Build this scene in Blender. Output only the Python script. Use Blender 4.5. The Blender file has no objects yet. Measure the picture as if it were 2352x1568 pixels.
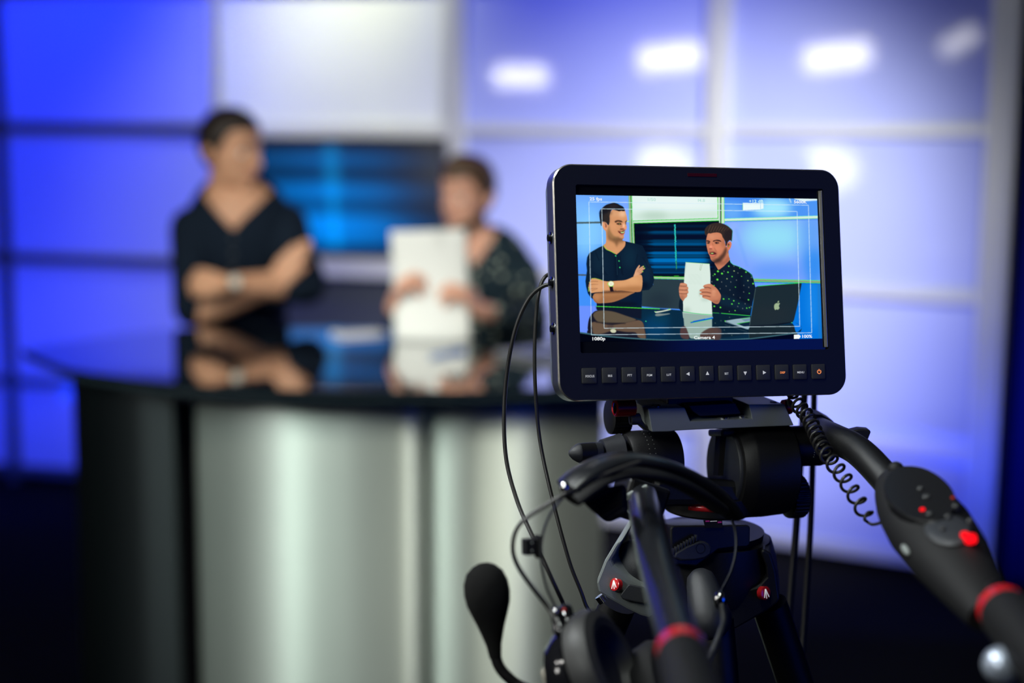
import bpy, bmesh, math, random
import numpy as np
from mathutils import Vector, Matrix, Euler, Quaternion

random.seed(4); rng = np.random.default_rng(4)
SC = bpy.context.scene
COL = SC.collection
V = Vector
R = math.radians

# ------------------------------------------------------------------ camera
F = 3267.0; CX, CY = 1176.0, 784.0
cam_d = bpy.data.cameras.new('camera'); cam = bpy.data.objects.new('camera', cam_d); COL.objects.link(cam)
cam.location = (0, 0, 1.65)
cam.matrix_world = Matrix.Translation((0, 0, 1.65)) @ Euler((R(82), 0, 0)).to_matrix().to_4x4() @ Matrix.Rotation(R(0.4), 4, 'Z')
cam_d.sensor_width = 36; cam_d.lens = 36 * F / 2352
cam_d.clip_start = 0.05; cam_d.clip_end = 60
cam_d.dof.use_dof = True; cam_d.dof.focus_distance = 1.165; cam_d.dof.aperture_fstop = 2.4
SC.camera = cam
CAMM = cam.matrix_world.copy(); CO = CAMM.translation.copy()

def ray(px, py):                       # direction with unit depth along the lens axis
    return CAMM.to_3x3() @ V(((px - CX) / F, -(py - CY) / F, -1))
def P(px, py, d): return CO + ray(px, py) * d
def PY(px, py, Y):
    r = ray(px, py); return CO + r * ((Y - CO.y) / r.y)
def PZ(px, py, Z):
    r = ray(px, py); return CO + r * ((Z - CO.z) / r.z)

# ------------------------------------------------------------------ world, colour management
w = bpy.data.worlds.new('studio_dark'); SC.world = w; w.use_nodes = True
w.node_tree.nodes['Background'].inputs[0].default_value = (0.05, 0.06, 0.10, 1)
w.node_tree.nodes['Background'].inputs[1].default_value = 0.12
SC.view_settings.view_transform = 'Standard'; SC.view_settings.look = 'None'
SC.view_settings.gamma = 1; SC.view_settings.exposure = 0; SC.view_settings.use_curve_mapping = False
SC.cycles.use_denoising = True
SC.cycles.max_bounces = 6; SC.cycles.sample_clamp_indirect = 4

def area(name, loc, target, size, color, power, size_y=None, spread=180):
    l = bpy.data.lights.new(name, 'AREA'); l.color = color; l.energy = power; l.size = size
    if size_y: l.shape = 'RECTANGLE'; l.size_y = size_y
    l.spread = R(spread)
    o = bpy.data.objects.new(name, l); COL.objects.link(o); o.location = loc
    o.rotation_euler = (V(target) - V(loc)).to_track_quat('-Z', 'Y').to_euler(); return o
def spot(name, loc, target, color, power, angle=60, blend=1.0, rad=0.1):
    l = bpy.data.lights.new(name, 'SPOT'); l.color = color; l.energy = power
    l.spot_size = R(angle); l.spot_blend = blend; l.shadow_soft_size = rad
    o = bpy.data.objects.new(name, l); COL.objects.link(o); o.location = loc
    o.rotation_euler = (V(target) - V(loc)).to_track_quat('-Z', 'Y').to_euler(); return o
BLUE = (0.0, 0.035, 1.0)
# blue washers aimed at the set wall, between the desk and the wall
area('blue_wash', (-2.6, 5.6, 0.25), (-2.3, 6.7, 1.2), 1.0, BLUE, 14, 0.15, 150)
area('blue_wash', (-2.0, 5.6, 3.1), (-2.2, 6.7, 1.9), 0.8, BLUE, 22, 0.15, 120)
area('blue_wash', (0.9, 4.4, 0.25), (1.1, 5.8, 1.0), 1.8, (0.03, 0.07, 1.0), 9, 0.15, 150)
area('blue_wash', (0.2, 4.9, 3.2), (0.2, 6.0, 2.1), 1.0, (0.03, 0.07, 1.0), 7, 0.15, 110)
area('white_wash', (-0.8, 5.75, 3.2), (-0.8, 6.38, 2.0), 0.9, (1.0, 1.0, 0.62), 5.0, 0.15, 60)
# white keys on the men; unseen spots added for wall bays and desk front
spot('key', (-1.9, 1.0, 3.2), (-0.36, 4.4, 1.25), (1.0, 0.93, 0.82), 400, 26, 0.7, 0.25)
spot('key', (1.2, 1.2, 3.3), (-0.3, 4.4, 1.3), (1.0, 0.95, 0.88), 200, 28, 0.8, 0.25)
spot('wall_key', (1.25, 3.1, 2.55), (0.62, 5.7, 1.05), (1.0, 0.98, 0.93), 600, 54, 1.0, 0.2)
spot('desk_key', (-2.6, 0.9, 2.3), (-0.60, 3.3, 0.85), (0.88, 1.0, 0.90), 380, 26, 0.7, 0.8)
spot('desk_key', (1.0, 1.0, 2.4), (-0.15, 3.3, 0.7), (1.0, 0.97, 0.80), 230, 26, 0.8, 0.5)  # added from the right for the streaks on the panel edges
spot('wall_fill', (-1.0, 3.0, 3.0), (-1.50, 6.6, 1.40), (1.0, 0.98, 0.95), 60, 22, 1.0, 0.2)  # weak spot added to whiten part of the left bay
# soft fill lamps, unseen, added to brighten the camera rig
area('rim', (-1.3, 1.4, 3.0), (0.2, 1.1, 1.4), 0.5, (0.95, 1.0, 1.0), 3.5, 0.5, 50)  # added for the highlight along the headband
area('rig_fill', (-1.6, -0.9, 2.8), (0.25, 1.15, 1.45), 0.9, (0.96, 1.0, 0.96), 4, 0.6, 70)  # added to lift the dark rig
area('top_fill', (-0.5, 0.5, 3.35), (0.25, 1.15, 1.4), 0.7, (0.93, 1.0, 0.95), 2.0, 0.5, 60)  # added overhead for the plate and headband
area('blue_rig_fill', (2.2, -0.6, 1.6), (0.3, 1.15, 1.45), 1.0, (0.0, 0.07, 1.0), 2.2, 1.4, 90)  # unseen blue lamp added for the sheen on the bezel


# ------------------------------------------------------------------ materials
def mat(name, col, rough=0.5, metal=0.0, spec=0.5, bump=0.0, bscale=400, emit=None, es=1.0, coat=0.0, aniso=0.0, var=0.0, tint=None):
    m = bpy.data.materials.new(name); m.use_nodes = True; nt = m.node_tree; b = nt.nodes['Principled BSDF']
    b.inputs['Base Color'].default_value = (*col, 1); b.inputs['Roughness'].default_value = rough
    b.inputs['Metallic'].default_value = metal; b.inputs['Specular IOR Level'].default_value = spec
    b.inputs['Coat Weight'].default_value = coat; b.inputs['Anisotropic'].default_value = aniso
    if emit: b.inputs['Emission Color'].default_value = (*emit, 1); b.inputs['Emission Strength'].default_value = es
    if bump or var:
        tc = nt.nodes.new('ShaderNodeTexCoord'); nz = nt.nodes.new('ShaderNodeTexNoise')
        nz.inputs['Scale'].default_value = bscale; nz.inputs['Detail'].default_value = 3
        nt.links.new(tc.outputs['Object'], nz.inputs['Vector'])
        if bump:
            bp = nt.nodes.new('ShaderNodeBump'); bp.inputs['Strength'].default_value = bump; bp.inputs['Distance'].default_value = 0.001
            nt.links.new(nz.outputs['Fac'], bp.inputs['Height']); nt.links.new(bp.outputs['Normal'], b.inputs['Normal'])
        if var:
            mx = nt.nodes.new('ShaderNodeMix'); mx.data_type = 'RGBA'
            mx.inputs[6].default_value = (*col, 1); t = tint or tuple(c * (1 - var) for c in col); mx.inputs[7].default_value = (*t, 1)
            nt.links.new(nz.outputs['Fac'], mx.inputs[0]); nt.links.new(mx.outputs[2], b.inputs['Base Color'])
    return m
def emis(name, col, s=1.0):
    m = bpy.data.materials.new(name); m.use_nodes = True; nt = m.node_tree; nt.nodes.clear()
    e = nt.nodes.new('ShaderNodeEmission'); o = nt.nodes.new('ShaderNodeOutputMaterial')
    e.inputs[0].default_value = (*col, 1); e.inputs[1].default_value = s; nt.links.new(e.outputs[0], o.inputs[0]); return m

def lin(r, g, b):
    f = lambda c: (c / 255) / 12.92 if c / 255 <= 0.04045 else ((c / 255 + 0.055) / 1.055) ** 2.4
    return (f(r), f(g), f(b))

# ------------------------------------------------------------------ mesh building
class MB:
    def __init__(s): s.v = []; s.f = []
    def add(s, vs, fs):
        n = len(s.v); s.v += [tuple(v) for v in vs]; s.f += [tuple(i + n for i in f) for f in fs]; return s
    def box(s, c, size, M=None):
        M = M or Matrix.Identity(3); c = V(c)
        vs = [c + M @ V((x * size[0] / 2, y * size[1] / 2, z * size[2] / 2)) for x in (-1, 1) for y in (-1, 1) for z in (-1, 1)]
        return s.add(vs, [(0, 1, 3, 2), (4, 6, 7, 5), (0, 4, 5, 1), (2, 3, 7, 6), (0, 2, 6, 4), (1, 5, 7, 3)])
    def tube(s, pts, rad, n=12, caps=True, rx=None, up=None, closed=False):
        pts = [V(p) for p in pts]; k = len(pts)
        if not hasattr(rad, '__len__'): rad = [rad] * k
        T = []
        for i in range(k):
            a = pts[max(i - 1, 0)] if not closed else pts[i - 1]; b = pts[min(i + 1, k - 1)] if not closed else pts[(i + 1) % k]
            d = b - a
            if d.length < 1e-9: d = T[-1] if T else V((0, 0, 1))
            T.append(d.normalized())
        u = V(up) if up else (V((0, 0, 1)) if abs(T[0].z) < 0.9 else V((1, 0, 0)))
        u = (u - T[0] * u.dot(T[0])).normalized(); vs = []
        for i in range(k):
            u = (u - T[i] * u.dot(T[i])).normalized(); w_ = T[i].cross(u)
            for j in range(n):
                a = 2 * math.pi * j / n
                vs.append(pts[i] + u * math.cos(a) * rad[i] + w_ * math.sin(a) * rad[i] * (rx or 1))
        fs = [(i * n + j, i * n + (j + 1) % n, (i + 1) * n + (j + 1) % n, (i + 1) * n + j) for i in range(k - 1) for j in range(n)]
        if closed: fs += [((k - 1) * n + j, (k - 1) * n + (j + 1) % n, (j + 1) % n, j) for j in range(n)]
        elif caps: fs += [tuple(range(n))[::-1], tuple((k - 1) * n + j for j in range(n))]
        return s.add(vs, fs)
    def lathe(s, p0, axis, prof, n=32):       # prof: (distance along axis, radius)
        p0 = V(p0); a = V(axis).normalized()
        return s.tube([p0 + a * h for h, r in prof], [max(r, 1e-5) for h, r in prof], n) if False else s._lathe(p0, a, prof, n)
    def _lathe(s, p0, a, prof, n):
        u = V((0, 0, 1)) if abs(a.z) < 0.9 else V((1, 0, 0)); u = (u - a * u.dot(a)).normalized(); w_ = a.cross(u); vs = []; fs = []
        for h, r in prof:
            for j in range(n):
                t = 2 * math.pi * j / n; vs.append(p0 + a * h + (u * math.cos(t) + w_ * math.sin(t)) * max(r, 1e-5))
        k = len(prof)
        fs = [(i * n + j, i * n + (j + 1) % n, (i + 1) * n + (j + 1) % n, (i + 1) * n + j) for i in range(k - 1) for j in range(n)]
        fs += [tuple(range(n))[::-1], tuple((k - 1) * n + j for j in range(n))]
        return s.add(vs, fs)
    def sphere(s, c, r, M=None, nu=20, nv=12):
        r = (r, r, r) if not hasattr(r, '__len__') else r; M = M or Matrix.Identity(3); c = V(c); vs = []; fs = []
        for i in range(1, nv):
            for j in range(nu):
                t = math.pi * i / nv; p = 2 * math.pi * j / nu
                vs.append(c + M @ V((r[0] * math.sin(t) * math.cos(p), r[1] * math.sin(t) * math.sin(p), r[2] * math.cos(t))))
        vs += [c + M @ V((0, 0, r[2])), c - M @ V((0, 0, r[2]))]; a = len(vs) - 2
        for i in range(nv - 2):
            for j in range(nu): fs.append((i * nu + j, (i + 1) * nu + j, (i + 1) * nu + (j + 1) % nu, i * nu + (j + 1) % nu))
        for j in range(nu): fs += [(a, j, (j + 1) % nu), (a + 1, (nv - 2) * nu + (j + 1) % nu, (nv - 2) * nu + j)]
        return s.add(vs, fs)
    def prism(s, pts, off):                   # pts: 3-D planar polygon, off: extrusion vector
        pts = [V(p) for p in pts]; off = V(off); n = len(pts)
        vs = pts + [p + off for p in pts]
        fs = [tuple(range(n)), tuple(range(2 * n - 1, n - 1, -1))] + [(i, i + n, (i + 1) % n + n, (i + 1) % n) for i in range(n)]
        return s.add(vs, fs)
    def capsule(s, pts, rad, n=14, rx=None, up=None):   # tube with rounded ends
        pts = [V(p) for p in pts]
        if not hasattr(rad, '__len__'): rad = [rad] * len(pts)
        d0 = (pts[0] - pts[1]).normalized(); d1 = (pts[-1] - pts[-2]).normalized(); A = []; RA = []
        for t in (88, 60, 30): A.append(pts[0] + d0 * rad[0] * math.sin(R(t))); RA.append(rad[0] * math.cos(R(t)))
        A += pts; RA += list(rad)
        for t in (30, 60, 88): A.append(pts[-1] + d1 * rad[-1] * math.sin(R(t))); RA.append(rad[-1] * math.cos(R(t)))
        return s.tube(A, RA, n, rx=rx, up=up)

def wloc(o):
    l = V((0, 0, 0))
    while o: l = l + V(o.location); o = o.parent
    return l
def fin(o, m, parent, label, kind, smooth, bevel, bseg):
    me = o.data
    if m: me.materials.append(m)
    if smooth:
        me.shade_smooth(); me.set_sharp_from_angle(angle=R(smooth if smooth is not True else 35))
    if bevel:
        b = o.modifiers.new('bevel', 'BEVEL'); b.width = bevel; b.segments = bseg; b.limit_method = 'ANGLE'; b.angle_limit = R(30); b.harden_normals = False
    if label: o['label'] = label
    if kind: o['kind'] = kind
    return o
def obj(name, mb, m, parent=None, label=None, kind=None, smooth=True, bevel=0, bseg=2, fixn=True):
    me = bpy.data.meshes.new(name); off = wloc(parent)
    o = bpy.data.objects.new(name, me)
    vs = [V(v) - off for v in mb.v]
    if parent is None:
        b0 = V((sum(v.x for v in vs) / len(vs), sum(v.y for v in vs) / len(vs), min(v.z for v in vs)))
        o.location = b0; vs = [v - b0 for v in vs]
    me.from_pydata([tuple(v) for v in vs], [], mb.f); me.validate()
    if fixn:
        bm = bmesh.new(); bm.from_mesh(me); bmesh.ops.recalc_face_normals(bm, faces=bm.faces); bm.to_mesh(me); bm.free()
    COL.objects.link(o)
    if parent: o.parent = parent
    return fin(o, m, parent, label, kind, smooth, bevel, bseg)
def tag(o, label=None, cat=None, group=None, kind=None):
    if label: o['label'] = label
    if cat: o['category'] = cat
    if group: o['group'] = group
    if kind: o['kind'] = kind
    return o
def thing(name, loc, label=None, cat=None, group=None, kind=None):
    o = bpy.data.objects.new(name, None); COL.objects.link(o); o.location = loc; o.empty_display_size = 0.05
    return tag(o, label, cat, group, kind)
def relax_edge(bm, it):
    vs = [v for v in bm.verts if v.is_boundary]
    for _ in range(it):
        new = {}
        for v in vs:
            nb = [e.other_vert(v) for e in v.link_edges if e.is_boundary]
            if len(nb) >= 2: new[v] = v.co * 0.5 + (nb[0].co + nb[1].co) * 0.25
        for v, c in new.items(): v.co = c
def solid(name, mb, m, parent, voxel=0.005, it=3, label=None, cut=None, thick=0):
    """union of closed shapes grown into one continuous skin"""
    me = bpy.data.meshes.new('tmp'); me.from_pydata(mb.v, [], mb.f)
    bm = bmesh.new(); bm.from_mesh(me); bmesh.ops.recalc_face_normals(bm, faces=bm.faces); bm.to_mesh(me); bm.free()
    t = bpy.data.objects.new('tmp', me); COL.objects.link(t)
    r = t.modifiers.new('r', 'REMESH'); r.mode = 'VOXEL'; r.voxel_size = voxel; r.adaptivity = 0
    s_ = t.modifiers.new('s', 'SMOOTH'); s_.factor = 0.6; s_.iterations = it
    dg = bpy.context.evaluated_depsgraph_get(); me2 = bpy.data.meshes.new_from_object(t.evaluated_get(dg))
    bpy.data.objects.remove(t); me2.name = name
    off = wloc(parent)
    if cut:
        bm = bmesh.new(); bm.from_mesh(me2)
        bmesh.ops.delete(bm, geom=[f for f in bm.faces if cut(f.calc_center_median())], context='FACES')
        relax_edge(bm, 12); bm.to_mesh(me2); bm.free()
    me2.transform(Matrix.Translation(-off)); me2.materials.clear()
    o = bpy.data.objects.new(name, me2); COL.objects.link(o); o.parent = parent
    if thick:
        q = o.modifiers.new('thick', 'SOLIDIFY'); q.thickness = thick; q.offset = 0
    me2.shade_smooth(); me2.materials.append(m)
    if label: o['label'] = label
    return o
def text_obj(name, body, m, parent, origin, ax, ay, height, depth=0.0002, align='CENTER', xs=1.0, extra=0.0):
    """flat lettering lying in the plane (ax, ay), cap height given in metres"""
    c = bpy.data.curves.new('t', 'FONT'); c.body = body; c.size = 1.0; c.align_x = align; c.align_y = 'CENTER'
    c.extrude = 0.0; c.offset = extra; c.resolution_u = 3
    t = bpy.data.objects.new('t', c); COL.objects.link(t)
    dg = bpy.context.evaluated_depsgraph_get(); me = bpy.data.meshes.new_from_object(t.evaluated_get(dg)); bpy.data.objects.remove(t)
    az = V(ax).cross(V(ay)); s_ = height / 0.72
    M = Matrix.Translation(V(origin) - wloc(parent)) @ Matrix((V(ax), V(ay), az)).transposed().to_4x4() @ Matrix.Diagonal((s_ * xs, s_, s_, 1))
    me.transform(M); me.name = name; me.materials.clear(); me.materials.append(m)
    o = bpy.data.objects.new(name, me); COL.objects.link(o); o.parent = parent; return o
def catmull(pts, n=8, closed=False):
    pts = [V(p) for p in pts]; k = len(pts); out = []
    for i in range(k if closed else k - 1):
        g = (lambda j: pts[j % k]) if closed else (lambda j: pts[min(max(j, 0), k - 1)])
        a, b, c, d = g(i - 1), g(i), g(i + 1), g(i + 2)
        for t in range(n):
            t /= n; out.append(0.5 * ((2 * b) + (c - a) * t + (2 * a - 5 * b + 4 * c - d) * t * t + (3 * b - a - 3 * c + d) * t ** 3))
    if not closed: out.append(pts[-1])
    return out
# ------------------------------------------------------------------ palette
M_floor = mat('dark_carpet', (0.010, 0.010, 0.012), 1.0, bump=0.6, bscale=900, var=0.5, spec=0.03)
M_black = mat('black_paint', (0.012, 0.012, 0.016), 0.9, bump=0.2, bscale=60, var=0.3, spec=0.1)
M_bluelit_acr = mat('blue_lit_acrylic', (0.45, 0.51, 0.86), 0.06, spec=0.5, var=0.03, bscale=3)  # acrylic panels with part of the blue wash put into the colour
M_white_acr = mat('white_acrylic', (0.82, 0.86, 0.80), 0.35, spec=0.4, var=0.03, bscale=4)
M_alu = mat('satin_aluminium', (0.72, 0.74, 0.70), 0.42, metal=0.35, bump=0.1, bscale=300, var=0.06)
M_alu_dark = mat('dark_aluminium', (0.10, 0.11, 0.14), 0.4, metal=0.5, bump=0.1, bscale=300, var=0.1)
M_greypanel = mat('charcoal_fabric_panel', (0.045, 0.055, 0.07), 0.8, bump=0.3, bscale=700, var=0.2)
M_desktop = mat('black_glass_top', (0.004, 0.006, 0.009), 0.05, spec=1.0, coat=1.0, var=0.2, bscale=6); M_desktop.node_tree.nodes['Principled BSDF'].inputs['Coat IOR'].default_value = 1.9; M_desktop.node_tree.nodes['Principled BSDF'].inputs['IOR'].default_value = 1.8
M_deskrim = mat('polished_glass_edge', (0.02, 0.035, 0.045), 0.3, spec=0.5, var=0.1)
M_curtain = mat('deep_blue_curtain', (0.012, 0.02, 0.22), 0.9, bump=0.3, bscale=300, var=0.3, spec=0.05)

# ------------------------------------------------------------------ setting
WP = [(-1164, 6.75), (-676, 6.5), (-131, 6.2), (464, 5.75), (1108, 5.222)]
WP = [V((dx / F * y, y, 0)) for dx, y in WP]
WP = [WP[0] - (WP[1] - WP[0]).normalized() * 1.1 + V((0, 0.05, 0))] + WP
zt = [0.06, 0.49, 1.085, 1.70, 2.32, 2.95]

obj('floor', MB().box((0, 2.5, -0.05), (15, 12, 0.1)), M_floor, kind='structure', smooth=False)
obj('ceiling', MB().box((0, 2.5, 3.55), (15, 12, 0.1)), M_black, kind='structure', smooth=False)
obj('wall_left', MB().box((-7.45, 2.5, 1.75), (0.1, 12, 3.5)), M_black, kind='structure', smooth=False)
obj('wall_right', MB().box((7.45, 2.5, 1.75), (0.1, 12, 3.5)), M_black, kind='structure', smooth=False)
obj('wall_front', MB().box((0, -3.45, 1.75), (14.8, 0.1, 3.5)), M_black, kind='structure', smooth=False)
obj('wall_rear', MB().box((0, 8.45, 1.75), (14.8, 0.1, 3.5)), M_black, kind='structure', smooth=False)

wall = thing('wall_back', (0, 6.2, 0), kind='structure')
def bayframe(i):
    a, b = WP[i], WP[i + 1]; t = (b - a).normalized(); n = V((t.y, -t.x, 0)); return a, b, t, n   # n faces the camera
def wbox(a, t, n, s0, s1, z0, z1, d0, d1):
    M = Matrix((t, n, V((0, 0, 1)))).transposed()
    c = a + t * (s0 + s1) / 2 + n * (d0 + d1) / 2 + V((0, 0, (z0 + z1) / 2)); return MB().box(c, (s1 - s0, d1 - d0, z1 - z0), M)
for i in range(5):
    a, b, t, n = bayframe(i); L = (b - a).length; g = 0.02
    pa = 0.0
    for k in range(5):
        z0, z1 = zt[k] + 0.022, zt[k + 1] - 0.022
        if i == 2 and k in (0, 1, 2): continue
        m = M_white_acr if i == 2 else M_bluelit_acr
        obj('panel', wbox(a, t, n, g, L - g, z0, z1, -0.03, -0.012), m, wall, smooth=False, bevel=0.002)
    for k in range(6):
        if i == 2 and k in (1, 2): continue
        mm = M_alu_dark if i < 1 else M_alu
        obj('rail', wbox(a, t, n, g, L - g, zt[k] - 0.022, zt[k] + 0.022, -0.02, 0.012), mm if i != 1 else M_alu_dark, wall, smooth=False, bevel=0.003)  # rails of the unlit left bays: shade put into a darker metal
for i, p in enumerate(WP):
    a, b, t, n = bayframe(min(i, 4))
    if i: a2, b2, t2, n2 = bayframe(i - 1); n = (n + n2).normalized(); t = V((-n.y, n.x, 0)); t = -t if t.x < 0 else t
    wd = (0.02, 0.045, 0.022, 0.042, 0.042, 0.045)[i]
    m = M_alu_dark if i < 2 else M_alu
    for s_ in ((-1, 1) if i > 2 else (0,)):
        obj('post', wbox(p, t, n, s_ * (wd / 2 + 0.003) - wd / 2, s_ * (wd / 2 + 0.003) + wd / 2, 0, 2.97, -0.05, 0.03), m, wall, smooth=False, bevel=0.003)
# light box, ledge and dark panel in the middle bay
a, b, t, n = bayframe(2); L = (b - a).length
obj('ledge', wbox(a, t, n, 0.02, L - 0.02, 1.05, 1.14, -0.03, 0.05), M_alu, wall, smooth=False, bevel=0.004)
obj('lower_panel', wbox(a, t, n, 0.02, L - 0.02, 0.08, 1.045, -0.03, -0.01), M_greypanel, wall, smooth=False, bevel=0.003)
obj('light_box_frame', wbox(a, t, n, 0.02, L - 0.02, 1.66, 1.71, -0.02, 0.03), M_alu, wall, smooth=False, bevel=0.003)

# television: the horizontal streaks on it are its picture
tv_c = a + t * (L / 2) + n * 0.045 + V((0, 0, 1.403))
tv = thing('television', a + t * (L / 2) + n * 0.045 + V((0, 0, 1.14)), 'black flat television showing blue horizontal streaks on the back wall', 'television')
Mw = Matrix((t, n, V((0, 0, 1)))).transposed()
obj('housing', MB().box(tv_c, (L - 0.06, 0.05, 0.52), Mw), mat('tv_plastic', (0.008, 0.008, 0.01), 0.35), tv, smooth=False, bevel=0.004)
def tv_paint():
    nu, nv = 150, 66; W_, H_ = L - 0.08, 0.49; o = tv_c + n * 0.0262
    vs = []; cs = []
    rows = [(0, .0), (.08, .08), (.16, .40), (.22, .18), (.30, .10), (.36, .22), (.42, .6), (.50, .55), (.55, .18), (.62, .3), (.68, .8), (.74, .75), (.80, 1.0), (.86, .5), (.9, .7), (.95, .2), (1, .05)]
    for j in range(nv + 1):
        v = j / nv; rr = np.interp(v, [r[0] for r in rows], [r[1] for r in rows])
        for i in range(nu + 1):
            u = i / nu; fall = max(0.0, 1 - abs(u - 0.48) / 0.5) ** 1.1
            f = rr * (0.25 + 0.75 * fall) * (0.35 + 0.75 * min(1, fall * 2.2)); c = V((0.0, 0.15, 0.56)) * f * 1.9 + V((0.0, 0.002, 0.01))
            uc = 0.515 + 0.02 * v; ww = 0.020 if v < 0.5 else 0.012
            if abs(u - uc) < ww * 2.4 and 0.03 < v < 0.96: c = c + V((0.0, 0.20, 0.48)) * max(0, 1 - abs(u - uc) / (ww * 2.4)) * (0.55 + 0.5 * v)
            vs.append(o + t * (u - 0.5) * W_ + V((0, 0, (0.5 - v) * H_))); cs += [c.x, c.y, c.z, 1]
    mb = MB().add(vs, [(j * (nu + 1) + i, (j + 1) * (nu + 1) + i, (j + 1) * (nu + 1) + i + 1, j * (nu + 1) + i + 1) for j in range(nv) for i in range(nu)])
    ob = obj('screen_picture', mb, None, tv, smooth=False, fixn=False)
    at = ob.data.color_attributes.new('col', 'FLOAT_COLOR', 'POINT'); at.data.foreach_set('color', cs); return ob
def vcol_emit(name, s=1.0, rough=0.2, spec=0.3):
    m = mat(name, (0, 0, 0), rough, spec=spec); nt = m.node_tree; at = nt.nodes.new('ShaderNodeAttribute'); at.attribute_name = 'col'
    b = nt.nodes['Principled BSDF']; nt.links.new(at.outputs['Color'], b.inputs['Emission Color']); b.inputs['Emission Strength'].default_value = s; return m
tv_paint().data.materials.append(vcol_emit('lit_tv_picture'))

# curtain to the right of the set wall
c0 = WP[-1] + V((0.05, 0.04, 0))
mb = MB(); nn = 90
for k in range(nn + 1):
    s_ = k / nn; x = c0.x + 0.03 + s_ * 3.2; y = c0.y - 0.10 - s_ * 1.5 + 0.05 * math.sin(k * 0.95)
    mb.v += [(x, y, 0.02), (x, y, 3.3)]
mb.f = [(2 * k, 2 * k + 2, 2 * k + 3, 2 * k + 1) for k in range(nn)]
cur = obj('curtain', mb, M_curtain, smooth=80, fixn=False)
cur.modifiers.new('t', 'SOLIDIFY').thickness = 0.004
tag(cur, 'dark blue curtain hanging in folds at the right end of the set wall', 'curtain')
# curtain rail carries it
rl = obj('curtain_rail', MB().box((c0.x + 1.6, c0.y - 0.85, 3.4), (3.5, 0.04, 0.2), Matrix.Rotation(-0.435, 3, 'Z')), M_black, kind='structure', smooth=False)
rl.name = 'trim_1'

# ------------------------------------------------------------------ news desk
ZT = 1.10
fr = [PZ(50, 803, ZT), PZ(150, 843, ZT), PZ(270, 864, ZT), PZ(400, 880, ZT), PZ(560, 890, ZT), PZ(700, 896, ZT), PZ(870, 899, ZT), PZ(1000, 897, ZT)]
xm = fr[6].x
fr += [V((2 * xm - p.x, p.y, ZT)) for p in fr[5::-1]]
fr = catmull(fr, 6)
bk = [V((fr[-1].x - 0.02, fr[-1].y + 0.05, ZT)), V((xm + 0.75, 4.08, ZT)), V((xm + 0.3, 4.17, ZT)), V((xm - 0.3, 4.18, ZT)), V((xm - 0.70, 4.12, ZT)), V((fr[0].x + 0.02, fr[0].y + 0.07, ZT))]
bk = catmull(bk, 6)
desk = thing('news_desk', (xm, 3.7, 0), 'curved studio desk with glossy black top and brushed silver front', 'desk')
poly = fr + bk
top = obj('desktop', MB().prism([p - V((0, 0, 0.012)) for p in poly], (0, 0, 0.012)), M_desktop, desk, smooth=20)
cen = V((xm, 3.75, 0))
def inset(ps, k, z0, z1): return [V((cen.x + (p.x - cen.x) * k, cen.y + (p.y - cen.y) * k, z0)) for p in ps], (0, 0, z1 - z0)
q, off = inset(poly, 0.996, ZT - 0.024, ZT - 0.0125); obj('edge_band', MB().prism(q, off), M_deskrim, desk, smooth=20)
q, off = inset(poly, 0.86, ZT - 0.06, ZT - 0.0245); obj('underframe', MB().prism(q, off), M_greypanel, desk, smooth=20)
def brushed(name, col, rough):
    m = mat(name, col, rough, metal=0.70, aniso=0.9); nt = m.node_tree; b = nt.nodes['Principled BSDF']
    tc = nt.nodes.new('ShaderNodeTexCoord'); mp = nt.nodes.new('ShaderNodeMapping'); mp.inputs['Scale'].default_value = (1.0, 1.0, 90)
    nz = nt.nodes.new('ShaderNodeTexNoise'); nz.inputs['Scale'].default_value = 40; bp = nt.nodes.new('ShaderNodeBump')
    bp.inputs['Strength'].default_value = 0.05; bp.inputs['Distance'].default_value = 0.001
    tg = nt.nodes.new('ShaderNodeTangent'); tg.direction_type = 'RADIAL'; tg.axis = 'Z'
    nt.links.new(tc.outputs['Object'], mp.inputs['Vector']); nt.links.new(mp.outputs[0], nz.inputs['Vector']); nt.links.new(nz.outputs['Fac'], bp.inputs['Height'])
    nt.links.new(bp.outputs['Normal'], b.inputs['Normal']); nt.links.new(tg.outputs[0], b.inputs['Tangent']); b.inputs['Anisotropic Rotation'].default_value = 0.25; return m
M_brush = brushed('brushed_steel', (0.72, 0.80, 0.76), 0.52)
M_brush_d = brushed('shaded_brushed_steel', (0.018, 0.024, 0.028), 0.5)  # darkened copy of the steel; the dark reflection is put into the colour
def curved_panel(name, pts, z0, z1, th, m, lab=None):
    pts = catmull([V((x, y, 0)) for x, y in pts], 10); mb = MB(); k = len(pts); vs = []
    for i, p in enumerate(pts):
        tt = (pts[min(i + 1, k - 1)] - pts[max(i - 1, 0)]).normalized(); nn_ = V((tt.y, -tt.x, 0))
        for dz in (z0, z1):
            for dd in (0, th): vs.append(p - nn_ * dd + V((0, 0, dz)))
    fs = []
    for i in range(k - 1):
        a_, b_ = 4 * i, 4 * i + 4; fs += [(a_, b_, b_ + 2, a_ + 2), (a_ + 1, a_ + 3, b_ + 3, b_ + 1), (a_ + 2, b_ + 2, b_ + 3, a_ + 3), (a_, a_ + 1, b_ + 1, b_)]
    fs += [(0, 2, 3, 1), (4 * k - 4, 4 * k - 3, 4 * k - 1, 4 * k - 2)]
    return obj(name, mb.add(vs, fs), m, desk, label=lab, smooth=30)
def atpx(px, Y): return ((px - CX) / F * Y * 1.0 , Y)
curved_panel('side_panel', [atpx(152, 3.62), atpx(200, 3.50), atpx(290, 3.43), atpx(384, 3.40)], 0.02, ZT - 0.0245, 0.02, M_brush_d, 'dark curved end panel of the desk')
curved_panel('recess_panel', [atpx(372, 3.50), atpx(455, 3.46)], 0.02, ZT - 0.0245, 0.02, M_black, 'black recessed strip')
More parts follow.
